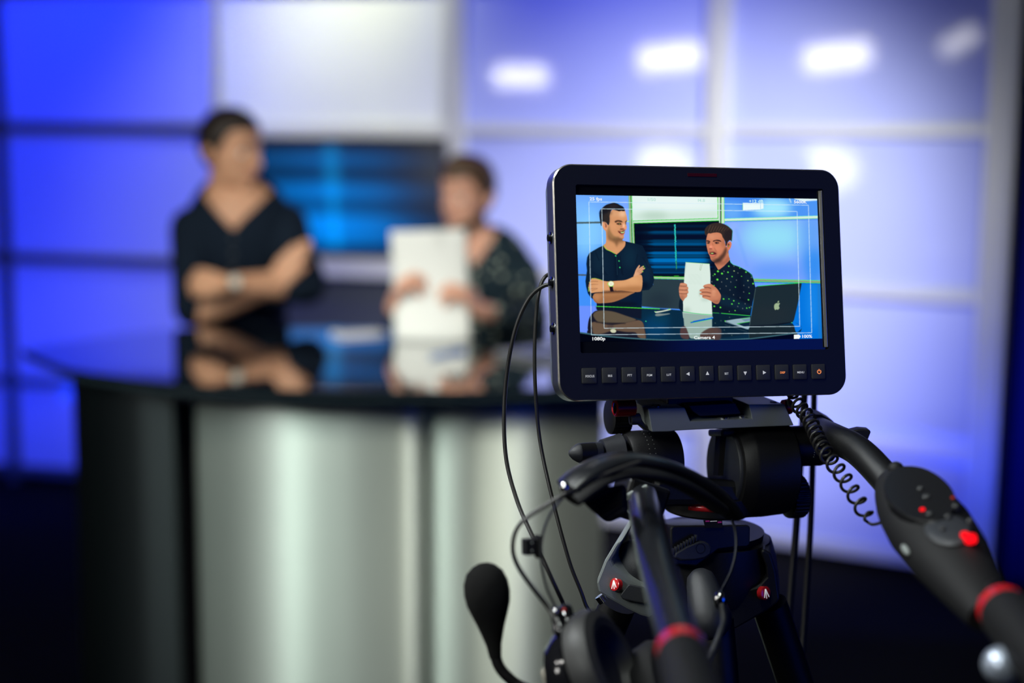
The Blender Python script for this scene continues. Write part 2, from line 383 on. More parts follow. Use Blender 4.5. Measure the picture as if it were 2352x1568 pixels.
curved_panel('front_panel', [atpx(436, 3.46), atpx(520, 3.355), atpx(640, 3.285), atpx(780, 3.258), atpx(890, 3.255), atpx(948, 3.264), atpx(970, 3.285)], 0.02, ZT - 0.0245, 0.02, M_brush, 'bright brushed metal front panel')
curved_panel('front_panel', [atpx(955, 3.34), atpx(1000, 3.315), atpx(1100, 3.30), atpx(1260, 3.34), atpx(1392, 3.47)], 0.02, ZT - 0.0245, 0.02, M_brush, 'grey brushed metal front panel')
curved_panel('back_panel', [atpx(152, 3.66), (-0.9, 3.85), (-0.3, 3.95), (0.15, 3.85), atpx(1392, 3.52)][::-1], 0.02, ZT - 0.061, 0.02, M_greypanel)
q = [V((p[0], p[1], 0)) for p in [atpx(152, 3.66), atpx(290, 3.48), atpx(640, 3.33), atpx(968, 3.32), atpx(1260, 3.38), atpx(1392, 3.5), (0.15, 3.84), (-0.3, 3.94), (-0.9, 3.84)]]
obj('plinth', MB().prism(q, (0, 0, 0.03)), M_black, desk, smooth=False)

# ------------------------------------------------------------------ studio lamps: they light the men and shine back out of the glossy wall
M_lampbody = mat('lamp_housing', (0.02, 0.02, 0.02), 0.6)
def mirror_spot(px, py, bay, Ld):
    a, b, t, n = bayframe(bay); a = a - n * 0.012; r = ray(px, py)
    k = (a - CO).dot(n) / r.dot(n); wp = CO + r * k; d = r.normalized(); d2 = d - n * 2 * d.dot(n); return wp + d2 * Ld, d2, wp
def lamp(px, py, bay, Ld, wpx, hpx, roll, strength, label, kind='panel', col=(1, 0.98, 0.93), group=None):
    c, d2, wp = mirror_spot(px, py, bay, Ld); D = (wp - CO).length + Ld; W_, H_ = wpx / F * D, hpx / F * D
    fwd = (V((-0.35, 4.4, 1.4)) - c).normalized() * 0.3 - d2 * 0.7; fwd.normalize()
    rx_ = fwd.cross(V((0, 0, 1))).normalized(); up = rx_.cross(fwd).normalized()
    q_ = Quaternion(fwd, R(roll)); rx_ = q_ @ rx_; up = q_ @ up
    M = Matrix((rx_, fwd, up)).transposed()
    L_ = thing('studio_light' if kind == 'panel' else 'softbox', c, label, 'lamp', group)
    if kind == 'panel':
        obj('diffuser', MB().box(c, (W_, 0.01, H_), M), emis('lit_diffuser', col, strength), L_, smooth=False)
        obj('housing', MB().box(c - fwd * 0.05, (W_ + 0.03, 0.08, H_ + 0.03), M), M_lampbody, L_, smooth=False, bevel=0.005)
        for s_ in (-1, 1): obj('barn_door', MB().box(c + up * s_ * (H_ / 2 + 0.05) + fwd * 0.04, (W_, 0.004, 0.11), M @ Matrix.Rotation(R(-35 * s_), 3, 'X')), M_lampbody, L_, smooth=False)
    else:
        def ring(k, s): return [c + fwd * k + (rx_ * math.cos(j * math.pi / 4) * W_ / 2 + up * math.sin(j * math.pi / 4) * H_ / 2) * s for j in range(8)]
        obj('diffuser', MB().prism(ring(0, 1), fwd * 0.01), emis('lit_softbox', col, strength), L_, smooth=False)
        r0, r1 = ring(0, 1.03), ring(-0.35, 0.25)
        obj('hood', MB().add(r0 + r1, [(j, (j + 1) % 8, (j + 1) % 8 + 8, j + 8) for j in range(8)] + [tuple(range(8, 16))]), M_lampbody, L_, smooth=False)
    top_z = 3.5
    if kind == 'panel': obj('hanger', MB().tube([c - fwd * 0.06, V((c.x, c.y, 0)) - V((fwd.x, fwd.y, 0)) * 0.06 + V((0, 0, top_z))], 0.014, 8), M_lampbody, L_)
    else:
        b0 = V((c.x, c.y, 0)) - V((fwd.x, fwd.y, 0)).normalized() * 0.33
        obj('stand', MB().tube([b0 + V((0, 0, 0.4)), b0 + V((0, 0, c.z))], 0.016, 8), M_lampbody, L_)
        for j in range(3): obj('leg', MB().tube([b0 + V((0, 0, 0.6)), b0 + V((math.cos(j * 2.1) * 0.45, math.sin(j * 2.1) * 0.45, 0.01))], 0.012, 8), M_lampbody, L_)
    return c, fwd
lamp(1195, 175, 3, 6.5, 118, 42, 0, 25, 'first lamp hung from the grid left of the camera, farthest from it')
lamp(1540, 131, 3, 6.5, 138, 52, -6, 25, 'middle lamp hung from the grid left of the camera')
lamp(2202, 95, 4, 6.5, 80, 36, -30, 12, 'small steeply tilted lamp hung from the grid nearest the camera')
lamp(1518, 385, 3, 6.5, 150, 110, 0, 13, 'round softbox on a black stand left of the camera', 'soft')

# ------------------------------------------------------------------ people
def skin_mat(name, a, b):
    m = mat(name, a, 0.5, spec=0.35, bump=0.15, bscale=500, var=0.5, tint=b)
    m.node_tree.nodes['Principled BSDF'].inputs['Subsurface Weight'].default_value = 0.08
    m.node_tree.nodes['Principled BSDF'].inputs['Subsurface Scale'].default_value = 0.02
    return m
M_skin = skin_mat('skin_tan', (0.62, 0.36, 0.22), (0.52, 0.28, 0.17))
M_skin2 = skin_mat('skin_fair', (0.66, 0.38, 0.27), (0.56, 0.29, 0.20))
M_hair = mat('dark_brown_hair', (0.018, 0.012, 0.009), 0.5, bump=1.0, bscale=260, var=0.5)
M_hair2 = mat('brown_hair', (0.085, 0.048, 0.024), 0.5, bump=1.0, bscale=260, var=0.5)
M_eyew = mat('eye_white', (0.75, 0.73, 0.70), 0.15)
M_iris = mat('iris', (0.03, 0.02, 0.015), 0.1)
M_lips = mat('lips', (0.42, 0.15, 0.12), 0.4)
M_teeth = mat('teeth', (0.8, 0.78, 0.7), 0.25)
M_navy = mat('navy_jersey', (0.008, 0.016, 0.030), 0.9, bump=0.5, bscale=900, var=0.3, spec=0.1)
M_trouser = mat('dark_denim', (0.010, 0.012, 0.022), 0.9, bump=0.4, bscale=900, var=0.3, spec=0.1)
M_shoe = mat('black_shoe', (0.01, 0.01, 0.01), 0.4)
M_btn = mat('dark_button', (0.03, 0.04, 0.05), 0.3)

def head_T(c, yaw, pitch=0, roll=0, s=1.0):
    """head space: face towards -Y, Z up"""
    return Matrix.Translation(c) @ Euler((R(pitch), R(roll), R(yaw)), 'XYZ').to_matrix().to_4x4() @ Matrix.Scale(s, 4)
def head_prims(mb, T, beard=False):
    Mr = T.to_3x3(); s_ = T.to_scale().x; Mn = Mr.normalized()
    E = lambda c, r, rot=None: mb.sphere(T @ V(c), [k * s_ for k in r], Mn @ rot if rot else Mn, 24, 16)
    C = lambda ps, rs, **k: mb.capsule([T @ V(p) for p in ps], [r * s_ for r in rs], **k)
    E((0, 0.012, 0.028), (0.073, 0.094, 0.085)); E((0, -0.012, -0.005), (0.066, 0.076, 0.075))
    E((0, -0.022, -0.050), (0.056, 0.062, 0.058)); E((0, -0.058, -0.092), (0.026, 0.024, 0.020))
    E((0, -0.035, 0.050), (0.060, 0.055, 0.045))
    for q in (-1, 1):
        E((q * 0.036, -0.044, -0.024), (0.026, 0.026, 0.024)); E((q * 0.041, -0.012, -0.060), (0.018, 0.044, 0.026))
        C([(q * 0.074, 0.014, 0.012), (q * 0.082, 0.018, -0.004), (q * 0.076, 0.006, -0.030)], [0.009, 0.010, 0.007])
        C([(q * 0.082, 0.026, 0.014), (q * 0.085, 0.028, -0.004)], [0.006, 0.006])
        E((q * 0.012, -0.094, -0.030), (0.009, 0.010, 0.008))
        C([(q * 0.012, -0.079, 0.024), (q * 0.030, -0.074, 0.025), (q * 0.050, -0.056, 0.018)], [0.009, 0.010, 0.008])
    C([(0, -0.080, 0.016), (0, -0.094, -0.008), (0, -0.104, -0.027)], [0.008, 0.0085, 0.011])
    C([(-0.020, -0.078, -0.054), (0, -0.086, -0.052), (0.020, -0.078, -0.054)], [0.006, 0.0075, 0.006])
    C([(-0.017, -0.076, -0.066), (0, -0.083, -0.067), (0.017, -0.076, -0.066)], [0.006, 0.008, 0.006])
    C([(0, 0.022, -0.050), (0, 0.030, -0.120), (0, 0.040, -0.165)], [0.047, 0.046, 0.048])
def face_bits(person, T, hairm, lipm, skinm, smile=True):
    s_ = T.to_scale().x; Mn = T.to_3x3().normalized()
    for q in (-1, 1):
        e = obj('eye', MB().sphere(T @ V((q * 0.031, -0.0668, 0.002)), 0.0122 * s_, Mn, 16, 10), M_eyew, person)
        obj('iris', MB().sphere(T @ V((q * 0.031, -0.0752, 0.002)), 0.0056 * s_, Mn, 12, 8), M_iris, e)
        obj('eyebrow', MB().capsule([T @ V((q * 0.014, -0.087, 0.026)), T @ V((q * 0.030, -0.0835, 0.029)), T @ V((q * 0.050, -0.064, 0.024))], [0.0022 * s_, 0.0034 * s_, 0.0018 * s_], 8), hairm, person)
    for q in (-1, 1):
        for dz, y_ in ((0.0125, -0.0725), (-0.0115, -0.0720)):
            obj('eyelid', MB().capsule([T @ V((q * 0.018, y_ + 0.004, dz * 0.45)), T @ V((q * 0.026, y_ - 0.0035, dz * 0.85)), T @ V((q * 0.034, y_ - 0.0015, dz * 0.85)), T @ V((q * 0.043, y_ + 0.008, dz * 0.35))], 0.0030 * s_, 8), skinm, person)
    obj('mouth', MB().capsule([T @ V((-0.023, -0.081, -0.056)), T @ V((0, -0.0925, -0.060)), T @ V((0.023, -0.081, -0.056))], [0.003 * s_, 0.0045 * s_, 0.003 * s_], 8), lipm, person)
    if smile: obj('teeth', MB().capsule([T @ V((-0.013, -0.0868, -0.0585)), T @ V((0, -0.0935, -0.0600)), T @ V((0.013, -0.0868, -0.0585))], 0.0024 * s_, 8), M_teeth, person)
def hair(person, T, m, top=0.012, quiff=0.0, fade=-0.03):
    """cap of hair: scalp shell cut along the hairline, fuller on top"""
    mb = MB(); nu, nv = 64, 40; pts = {}; vs = []; fs = []
    for i in range(nv + 1):
        for j in range(nu):
            t = math.pi * i / nv; p = 2 * math.pi * j / nu
            d = V((math.sin(t) * math.cos(p), math.sin(t) * math.sin(p), math.cos(t)))
            g = 1.05 + top / 0.085 * max(0, d.z) ** 1.2 + 0.015 * math.sin(9 * p + 5 * t) * math.sin(7 * t)
            q = V((d.x * 0.0745, d.y * 0.0955, d.z * 0.087)) * g
            if d.y < 0 and d.z > 0.3: q += V((0, -quiff * 0.5, quiff)) * (-d.y) * d.z * 1.6
            vs.append(V((0, 0.012, 0.028)) + q)
    def keep(c):
        front = 0.062 + 0.25 * abs(c.x) * 0.0
        if c.y < -0.045: return c.z > front + 0.006
        if c.y < 0.0: return c.z > front - (c.y + 0.045) / 0.045 * 0.075 and True
        if c.y < 0.03: return c.z > 0.0 + (0.0 if abs(c.x) > 0.05 else 0)
        return c.z > fade - 0.03
    for i in range(nv):
        for j in range(nu):
            f = (i * nu + j, (i + 1) * nu + j, (i + 1) * nu + (j + 1) % nu, i * nu + (j + 1) % nu)
            c = sum((vs[k] for k in f), V((0, 0, 0))) / 4
            if keep(c): fs.append(f)
    mb.v = [T @ v for v in vs]; mb.f = fs
    o = obj('hair', mb, m, person, smooth=80, fixn=True); bm = bmesh.new(); bm.from_mesh(o.data)
    bmesh.ops.remove_doubles(bm, verts=bm.verts, dist=1e-5); bmesh.ops.delete(bm, geom=[v for v in bm.verts if not v.link_faces], context='VERTS'); relax_edge(bm, 6); bm.to_mesh(o.data); bm.free()
    q = o.modifiers.new('t', 'SOLIDIFY'); q.thickness = 0.006; q.offset = 0; return o
def hand_prims(mb, wrist, d, nrm, thumb_side, curl=(10, 25, 20), spread=4, s=1.0, thumb_out=35, thumb_curl=20, r0=0.0085):
    """palm and five fingers: d points from wrist to fingers, nrm out of the palm"""
    d = V(d).normalized(); nrm = V(nrm); nrm = (nrm - d * nrm.dot(d)).normalized(); sd = d.cross(nrm).normalized() * thumb_side
    W_ = V(wrist)
    for k in range(4):
        a = (-1.5 + k) * 0.0205 * s * -1
        mb.capsule([W_ + sd * a * 0.55 + d * 0.005, W_ + sd * a * 0.85 + d * 0.05 * s, W_ + sd * a + d * 0.085 * s], [0.014 * s, 0.0125 * s, 0.0105 * s], 12)
        L = (0.042, 0.046, 0.043, 0.034)[k] * s; base = W_ + sd * a + d * (0.088, 0.090, 0.086, 0.079)[k] * s
        dd = Quaternion(nrm, R(-spread * (1.5 - k) * thumb_side * -1)) @ d; ax = dd.cross(nrm).normalized(); pts = [base]; ang = 0
        for j in range(3):
            ang += curl[j]; pts.append(pts[-1] + (Quaternion(ax, R(ang)) @ dd) * L * (1, 0.68, 0.55)[j])
        mb.capsule(pts, [r0 * 1.1 * s, r0 * 1.05 * s, r0 * s, r0 * 0.85 * s], 12)
    tb = W_ + sd * 0.026 * s + d * 0.022 * s; td = (Quaternion(nrm, R(thumb_out) * -thumb_side) @ d)
    td = (d * math.cos(R(thumb_out)) + sd * math.sin(R(thumb_out))).normalized(); p1 = tb + td * 0.042 * s
    td2 = (td * math.cos(R(thumb_curl)) + nrm * math.sin(R(thumb_curl))).normalized(); p2 = p1 + td2 * 0.032 * s; p3 = p2 + (td2 + d * 0.2).normalized() * 0.024 * s
    mb.capsule([W_ + d * 0.01 + sd * 0.01, tb, p1, p2, p3], [0.015 * s, 0.015 * s, 0.0115 * s, 0.0105 * s, 0.009 * s], 12)
def limb(mb, pts, rad, n=16, rx=None): mb.capsule(pts, rad, n, rx=rx)

# ---- the standing man, arms crossed
YM = 4.44
hc = PY(533, 350, YM); man = thing('person', (PY(545, 760, YM).x, YM, 0), 'standing person with short dark hair, navy long-sleeved top, arms crossed, wristwatch', 'person', kind=None)
T1 = head_T(hc, 58, 3, 0, 1.07)       # looks towards the seated man
neck = PY(540, 475, YM + 0.01)
shL, shR = PY(440, 524, YM), PY(658, 514, YM + 0.03)       # image left / right shoulder
elL, wrL = PY(446, 722, YM - 0.14), PY(628, 655, YM - 0.20)
elR, wrR = PY(698, 655, YM - 0.12), PY(512, 652, YM - 0.30)
hip = V((PY(555, 800, YM).x, YM + 0.02, 0.93)); fl = 0.0
def man_torso(mb, g):
    ch = (shL + shR) / 2; c = V((ch.x, YM + 0.02, 1.33))
    mb.sphere(c + V((0, 0, 0.03)), (0.165 + g, 0.112 + g, 0.19 + g)); mb.sphere(c + V((0, 0.01, -0.16)), (0.145 + g, 0.105 + g, 0.17 + g))
    mb.sphere(V((hip.x, YM + 0.02, 1.02)), (0.150 + g, 0.110 + g, 0.16 + g))
    limb(mb, [neck + V((0, 0.02, -0.048)), shL + V((0.03, 0, 0.0))], [0.034 + g, 0.052 + g]); limb(mb, [neck + V((0, 0.02, -0.048)), shR + V((-0.03, 0, 0.0))], [0.034 + g, 0.052 + g])
    limb(mb, [shL + V((0.05, 0, -0.01)), shR + V((-0.05, 0, -0.01))], [0.075 + g, 0.075 + g])
def legs(mb, hipc, g, z0, sp=0.095):
    for q in (-1, 1):
        limb(mb, [hipc + V((q * sp * 0.85, 0, -0.03)), hipc + V((q * sp, -0.01, -0.42)), V((hipc.x + q * (sp + 0.02), hipc.y + 0.02, z0))], [0.088 + g, 0.058 + g, 0.042 + g])
mb = MB(); head_prims(mb, T1); man_torso(mb, -0.012); legs(mb, hip, -0.008, 0.06)
limb(mb, [neck + V((0, 0.015, 0.06)), neck + V((0, 0.02, -0.06))], [0.049, 0.052])
limb(mb, [shL, elL], [0.050, 0.041]); limb(mb, [elL, elL * 0.6 + wrL * 0.4, wrL], [0.040, 0.041, 0.026])
limb(mb, [shR, elR], [0.050, 0.041]); limb(mb, [elR, elR * 0.6 + wrR * 0.4, wrR], [0.041, 0.042, 0.027])
hand_prims(mb, wrL, (PY(680, 584, YM - 0.20) - wrL), (0.1, 1, 0.1), -1, (8, 14, 10), 5, thumb_out=14, s=0.9)
hand_prims(mb, wrR, (PY(425, 640, YM - 0.25) - wrR), (0, 1, -0.1), 1, (25, 40, 35), 4, thumb_out=12, s=0.95)
for q in (-1, 1): mb.sphere(V((hip.x + q * 0.115, hip.y - 0.04, 0.06)), (0.04, 0.11, 0.045))
solid('body', mb, M_skin, man, 0.0042, 4)
mb = MB(); man_torso(mb, 0.006)
limb(mb, [shL, shL * 0.5 + elL * 0.5, elL * 0.97 + shL * 0.03 + V((-0.004, 0, 0.012))], [0.066, 0.062, 0.058]); limb(mb, [shR, shR * 0.5 + elR * 0.5, elR + V((0.008, 0.01, 0))], [0.066, 0.062, 0.060])
limb(mb, [elR, elR * 0.82 + wrR * 0.18], [0.058, 0.056])
ccx = neck.x + 0.012
def cutV(c):      # open neckline
    dz = neck.z - 0.068; rr_ = math.hypot(c.x - ccx, (c.y - YM - 0.015) * 0.9)
    if rr_ < 0.060 + max(0, neck.z - 0.02 - c.z) * -0.5 and c.z > neck.z - 0.035: return True
    return c.y < YM - 0.0 and c.z > dz and abs(c.x - ccx) < (c.z - dz) * 0.95
sh = solid('shirt', mb, M_navy, man, 0.0065, 5, 'navy henley top with sleeves pushed up', cutV, 0.004)
for k in range(3):
    obj('button', MB().lathe((ccx + 0.006, YM - 0.125 - 0.004 * k, neck.z - 0.090 - 0.045 * k), (0, -1, 0), [(0, 0.006), (0.003, 0.006), (0.004, 0.004)], 12), M_btn, sh)
mb = MB(); legs(mb, hip, 0.008, 0.09); mb.sphere(V((hip.x, YM + 0.02, 0.96)), (0.165, 0.125, 0.13)); solid('trousers', mb, M_trouser, man, 0.01, 4)
for q in (-1, 1): obj('shoe', MB().sphere(V((hip.x + q * 0.115, hip.y - 0.05, 0.055)), (0.05, 0.14, 0.054)), M_shoe, man)
face_bits(man, T1, M_hair, M_lips, M_skin); hair(man, T1, M_hair, 0.008, 0.006, -0.02)
# watch on the upper wrist
wd = (wrR - elR).normalized(); wc = wrR - wd * 0.018
watch = thing('wristwatch', wc, 'round pale-faced wristwatch on a black strap on the standing man', 'watch')
obj('strap', MB().tube([wc - wd * 0.009, wc + wd * 0.009], [0.036, 0.035], 24, rx=0.95), mat('black_leather', (0.015, 0.012, 0.012), 0.5), watch)
nf = V((0.0, -1, 0.25)).normalized(); nf = (nf - wd * nf.dot(wd)).normalized()
M_gold = mat('pale_gold', (0.8, 0.68, 0.4), 0.2, metal=1.0)
obj('case', MB().lathe(wc + nf * 0.030, nf, [(0, 0.019), (0.006, 0.021), (0.009, 0.020)], 28), M_gold, watch)
obj('dial', MB().lathe(wc + nf * 0.0392, nf, [(0, 0.0185), (0.0006, 0.0185)], 28), mat('cream_dial', (0.85, 0.85, 0.75), 0.3), watch)
ux = V((1, 0, 0)); ux = (ux - nf * ux.dot(nf)).normalized(); uy = nf.cross(ux)
for a_, l_ in ((40, 0.010), (130, 0.014)):
    d_ = ux * math.cos(R(a_)) + uy * math.sin(R(a_)); obj('hand', MB().tube([wc + nf * 0.0401, wc + nf * 0.0401 + d_ * l_], 0.0006, 6), M_iris, watch)

# ---- the seated man holding papers
YS = 4.42
hc2 = PY(1072, 454, YS); guy = thing('person', (PY(1110, 760, YS).x, YS, 0), 'seated person with brown hair and short beard in dark patterned shirt holding papers', 'person')
T2 = head_T(hc2, -38, 2, 0, 0.97)
neck2 = PY(1098, 574, YS + 0.01); s2L, s2R = PY(1018, 640, YS - 0.01), PY(1196, 628, YS + 0.02)
hand2L, hand2R = PY(902, 700, 3.95), PY(1096, 712, 3.95)
e2L, e2R = PY(962, 742, 4.26), PY(1222, 738, 4.26)
def guy_torso(mb, g):
    c = V(((s2L.x + s2R.x) / 2 + 0.005, YS + 0.03, 1.19))
    mb.sphere(c + V((0, 0, 0.03)), (0.155 + g, 0.112 + g, 0.17 + g)); mb.sphere(c + V((0, 0.02, -0.17)), (0.145 + g, 0.115 + g, 0.19 + g))
    for s__ in (s2L, s2R):
        k = V((0.03, 0, 0)) * (1 if s__ is s2L else -1); limb(mb, [neck2 + V((0, 0.02, -0.042)), s__ + k], [0.034 + g, 0.048 + g])
    limb(mb, [s2L + V((0.05, 0, -0.01)), s2R + V((-0.05, 0, -0.01))], [0.072 + g, 0.072 + g])
hip2 = V((neck2.x + 0.02, YS + 0.05, 0.90)); kn = [hip2 + V((q * 0.13, -0.33, -0.06)) for q in (-1, 1)]
ft = [k + V((0, 0.10, -0.50)) for k in kn]
mb = MB(); head_prims(mb, T2); guy_torso(mb, -0.012)
limb(mb, [neck2 + V((0, 0.015, 0.05)), neck2 + V((0, 0.02, -0.06))], [0.047, 0.050])
wv = {}
for s__, e__, h__, sg in ((s2L, e2L, hand2L, -1), (s2R, e2R, hand2R, 1)):
    w__ = h__ + (e__ - h__).normalized() * 0.02; wv[sg] = w__
    limb(mb, [s__, e__], [0.047, 0.039]); limb(mb, [e__, w__], [0.038, 0.025])
hand_prims(mb, hand2L + V((-0.005, 0.01, -0.01)), V((0.30, -0.35, 0.75)), V((1, 0.15, -0.35)), 1, (45, 60, 30), 3, thumb_out=45)
hand_prims(mb, hand2R + V((0.01, 0.01, -0.01)), V((-0.45, -0.35, 0.65)), V((-1, 0.15, -0.5)), -1, (42, 55, 30), 3, thumb_out=45)
for k_, f_, q in ((kn[0], ft[0], -1), (kn[1], ft[1], 1)):
    limb(mb, [hip2 + V((q * 0.08, 0, 0)), k_, f_], [0.078, 0.052, 0.036]); mb.sphere(f_ + V((0, -0.05, -0.03)), (0.04, 0.11, 0.04))
mb.sphere(hip2, (0.14, 0.12, 0.11))
solid('body', mb, M_skin2, guy, 0.0042, 4)
M_pat = mat('dark_patterned_cotton', (0.012, 0.024, 0.034), 0.9, bump=0.4, bscale=900, spec=0.1)
def add_dots(m, sc, thr, col):
    nt = m.node_tree; b = nt.nodes['Principled BSDF']; tc = nt.nodes.new('ShaderNodeTexCoord'); vo = nt.nodes.new('ShaderNodeTexVoronoi'); vo.inputs['Scale'].default_value = sc
    cr = nt.nodes.new('ShaderNodeMath'); cr.operation = 'LESS_THAN'; cr.inputs[1].default_value = thr; mx = nt.nodes.new('ShaderNodeMix'); mx.data_type = 'RGBA'
    mx.inputs[6].default_value = b.inputs['Base Color'].default_value; mx.inputs[7].default_value = (*col, 1)
    nt.links.new(tc.outputs['Object'], vo.inputs['Vector']); nt.links.new(vo.outputs['Distance'], cr.inputs[0]); nt.links.new(cr.outputs[0], mx.inputs[0]); nt.links.new(mx.outputs[2], b.inputs['Base Color'])
add_dots(M_pat, 30, 0.24, (0.35, 0.42, 0.35))
mb = MB(); guy_torso(mb, 0.006)
for s__, e__, sg in ((s2L, e2L, -1), (s2R, e2R, 1)):
    limb(mb, [s__, s__ * 0.5 + e__ * 0.5, e__], [0.062, 0.057, 0.054]); limb(mb, [e__, e__ * 0.25 + wv[sg] * 0.75], [0.053, 0.042])
def cut2(c):
    dz = neck2.z - 0.045
    return (math.hypot(c.x - neck2.x, (c.y - YS - 0.015) * 0.9) < 0.060 and c.z > neck2.z - 0.03) or (c.y < YS and c.z > dz and abs(c.x - neck2.x + 0.01) < (c.z - dz) * 0.7)
sh2 = solid('shirt', mb, M_pat, guy, 0.0065, 5, 'dark shirt scattered with small light marks', cut2, 0.004)
for q in (-1, 1):
    cp = [neck2 + V((-0.008 + q * 0.070, 0.03, 0.030)), neck2 + V((-0.008 + q * 0.055, -0.045, 0.012)), neck2 + V((-0.008 + q * 0.012, -0.082, -0.035)), neck2 + V((-0.008 + q * 0.055, -0.075, -0.055)), neck2 + V((-0.008 + q * 0.085, -0.02, -0.006))]
    obj('collar', MB().prism(cp, (0, -0.006, 0.004)), M_pat, sh2, smooth=False)
for k in range(4): obj('button', MB().lathe(neck2 + V((-0.008, -0.100 - 0.008 * k, -0.055 - 0.055 * k)), (0, -1, 0), [(0, 0.006), (0.003, 0.005)], 12), mat('pale_button', (0.5, 0.55, 0.45), 0.3), sh2)
mb = MB()
for k_, f_, q in ((kn[0], ft[0], -1), (kn[1], ft[1], 1)): limb(mb, [hip2 + V((q * 0.08, 0, 0)), k_, f_ + V((0, 0, 0.04))], [0.092, 0.068, 0.052])
mb.sphere(hip2, (0.165, 0.145, 0.12)); solid('trousers', mb, M_trouser, guy, 0.01, 4)
for f_ in ft: obj('shoe', MB().sphere(f_ + V((0, -0.055, -0.035)), (0.05, 0.135, 0.048)), M_shoe, guy)
face_bits(guy, T2, M_hair2, M_lips, M_skin2); hair(guy, T2, M_hair2, 0.016, 0.016, -0.02)
# short beard along the jaw
bt = MB()
for q in (): bt.capsule([T2 @ V((q * 0.069, -0.002, -0.022)), T2 @ V((q * 0.060, -0.020, -0.068)), T2 @ V((q * 0.035, -0.058, -0.095)), T2 @ V((0, -0.072, -0.102))], [0.006, 0.013, 0.016, 0.016], 10)
bt = MB(); Mn_ = T2.to_3x3().normalized(); s_b = T2.to_scale().x
for c_, r_ in (((0, -0.022, -0.050), (0.059, 0.0645, 0.061)), ((0, -0.058, -0.092), (0.0285, 0.0265, 0.0225)), ((0.045, -0.005, -0.065), (0.020, 0.042, 0.026)), ((-0.045, -0.005, -0.065), (0.020, 0.042, 0.026))): bt.sphere(T2 @ V(c_), [k * s_b for k in r_], Mn_, 24, 16)
T2i = T2.inverted()
def cutb(c):
    q = T2i @ c; return q.z > -0.030 - 0.75 * max(0, 0.010 - q.y) * (1 if q.y > -0.055 else 0.85) or (q.y < -0.062 and abs(q.x) < 0.026 and q.z > -0.078) or q.z < -0.113 or q.y > 0.02
solid('beard', bt, M_hair2, guy, 0.004, 3, cut=cutb, thick=0.003)
# stool under him
st = thing('bar_stool', (hip2.x, hip2.y, 0), 'tall black stool under the seated man behind the desk', 'stool')
zs = hip2.z - 0.135
obj('seat', MB().lathe((hip2.x, hip2.y, zs - 0.06), (0, 0, 1), [(0, 0.15), (0.012, 0.175), (0.045, 0.178), (0.058, 0.165)], 28), M_greypanel, st)
for j in range(4):
    a_ = j * math.pi / 2 + 0.78; obj('leg', MB().tube([V((hip2.x + 0.11 * math.cos(a_), hip2.y + 0.11 * math.sin(a_), zs - 0.06)), V((hip2.x + 0.22 * math.cos(a_), hip2.y + 0.22 * math.sin(a_), 0.0))], 0.013, 10), M_alu_dark, st)
obj('footrest', MB().tube([V((hip2.x + 0.19 * math.cos(j * 0.314), hip2.y + 0.19 * math.sin(j * 0.314), 0.25)) for j in range(20)], 0.009, 8, closed=True), M_alu_dark, st)

# ---- things on the desk
M_paper = mat('white_paper', (0.68, 0.72, 0.70), 0.7, var=0.03, bscale=5)
pa = [PY(899, 540, 3.93), PY(1066, 546, 3.93)]; pz0 = ZT + 0.002; w_ = 0.105; pcx = (PY(992, 780, 3.88).x)
mb = MB(); n1, n2 = 16, 12
for j in range(n2 + 1):
    t_ = j / n2; z = pz0 + t_ * 0.303; y = 3.885 + 0.055 * t_ + 0.012 * math.sin(t_ * 3.1)
    xc = pcx * (1 - t_) + ((pa[0].x + pa[1].x) / 2) * t_
    for i in range(n1 + 1):
        s_ = i / n1 * 2 - 1; mb.v.append((xc + s_ * w_, y + 0.020 * s_ * s_ * (1 - 0.4 * t_), z + 0.004 * s_ * t_))
mb.f = [(j * (n1 + 1) + i, j * (n1 + 1) + i + 1, (j + 1) * (n1 + 1) + i + 1, (j + 1) * (n1 + 1) + i) for j in range(n2) for i in range(n1)]
pap = thing('paper_stack', (pcx, 3.885, pz0), 'clipped stack of white sheets held upright on the desk by the seated man', 'papers')
po = obj('sheet', mb, M_paper, pap, fixn=False); po.modifiers.new('t', 'SOLIDIFY').thickness = 0.002
xk = (pa[0].x + pa[1].x) / 2 + 0.03
obj('paper_clip', MB().tube([V((xk + 0.004 * a_, 3.945 - 0.012, pz0 + 0.303 + b_)) for a_, b_ in ((-1, -0.03), (-1, 0.0), (-0.6, 0.004), (0.6, 0.004), (1, 0), (1, -0.04), (0.4, -0.045), (-0.4, -0.04), (-0.5, -0.01))], 0.0008, 6), M_alu, pap)

ph = PZ(822, 768, ZT); phone = thing('phone', ph, 'small white phone lying on the glossy desk between the two men', 'phone')
Mz = Matrix.Rotation(R(-62), 3, 'Z')
obj('case', MB().box(ph + V((0, 0, 0.005)), (0.070, 0.145, 0.009), Mz), mat('white_plastic', (0.8, 0.8, 0.8), 0.3), phone, smooth=False, bevel=0.004)
obj('screen', MB().box(ph + V((0, 0, 0.0100)), (0.060, 0.115, 0.001), Mz), mat('pale_glass', (0.55, 0.6, 0.65), 0.08), phone, smooth=False)
p0, p1 = PZ(985, 822, ZT), PZ(1085, 804, ZT); pd = (p1 - p0).normalized(); p1 = p0 + pd * 0.145; M_bluep = mat('blue_plastic', (0.02, 0.18, 0.65), 0.3)
pen = thing('pen', p0, 'blue ballpoint pen lying on the desk in front of the papers', 'pen')
zz = V((0, 0, 0.0055)); obj('barrel', MB().lathe(p0 + zz, pd, [(0, 0.001), (0.012, 0.004), (0.11, 0.0045)], 14), M_bluep, pen)
obj('cap', MB().lathe(p0 + zz + pd * 0.108, pd, [(0, 0.005), (0.036, 0.005), (0.038, 0.003)], 14), M_bluep, pen)
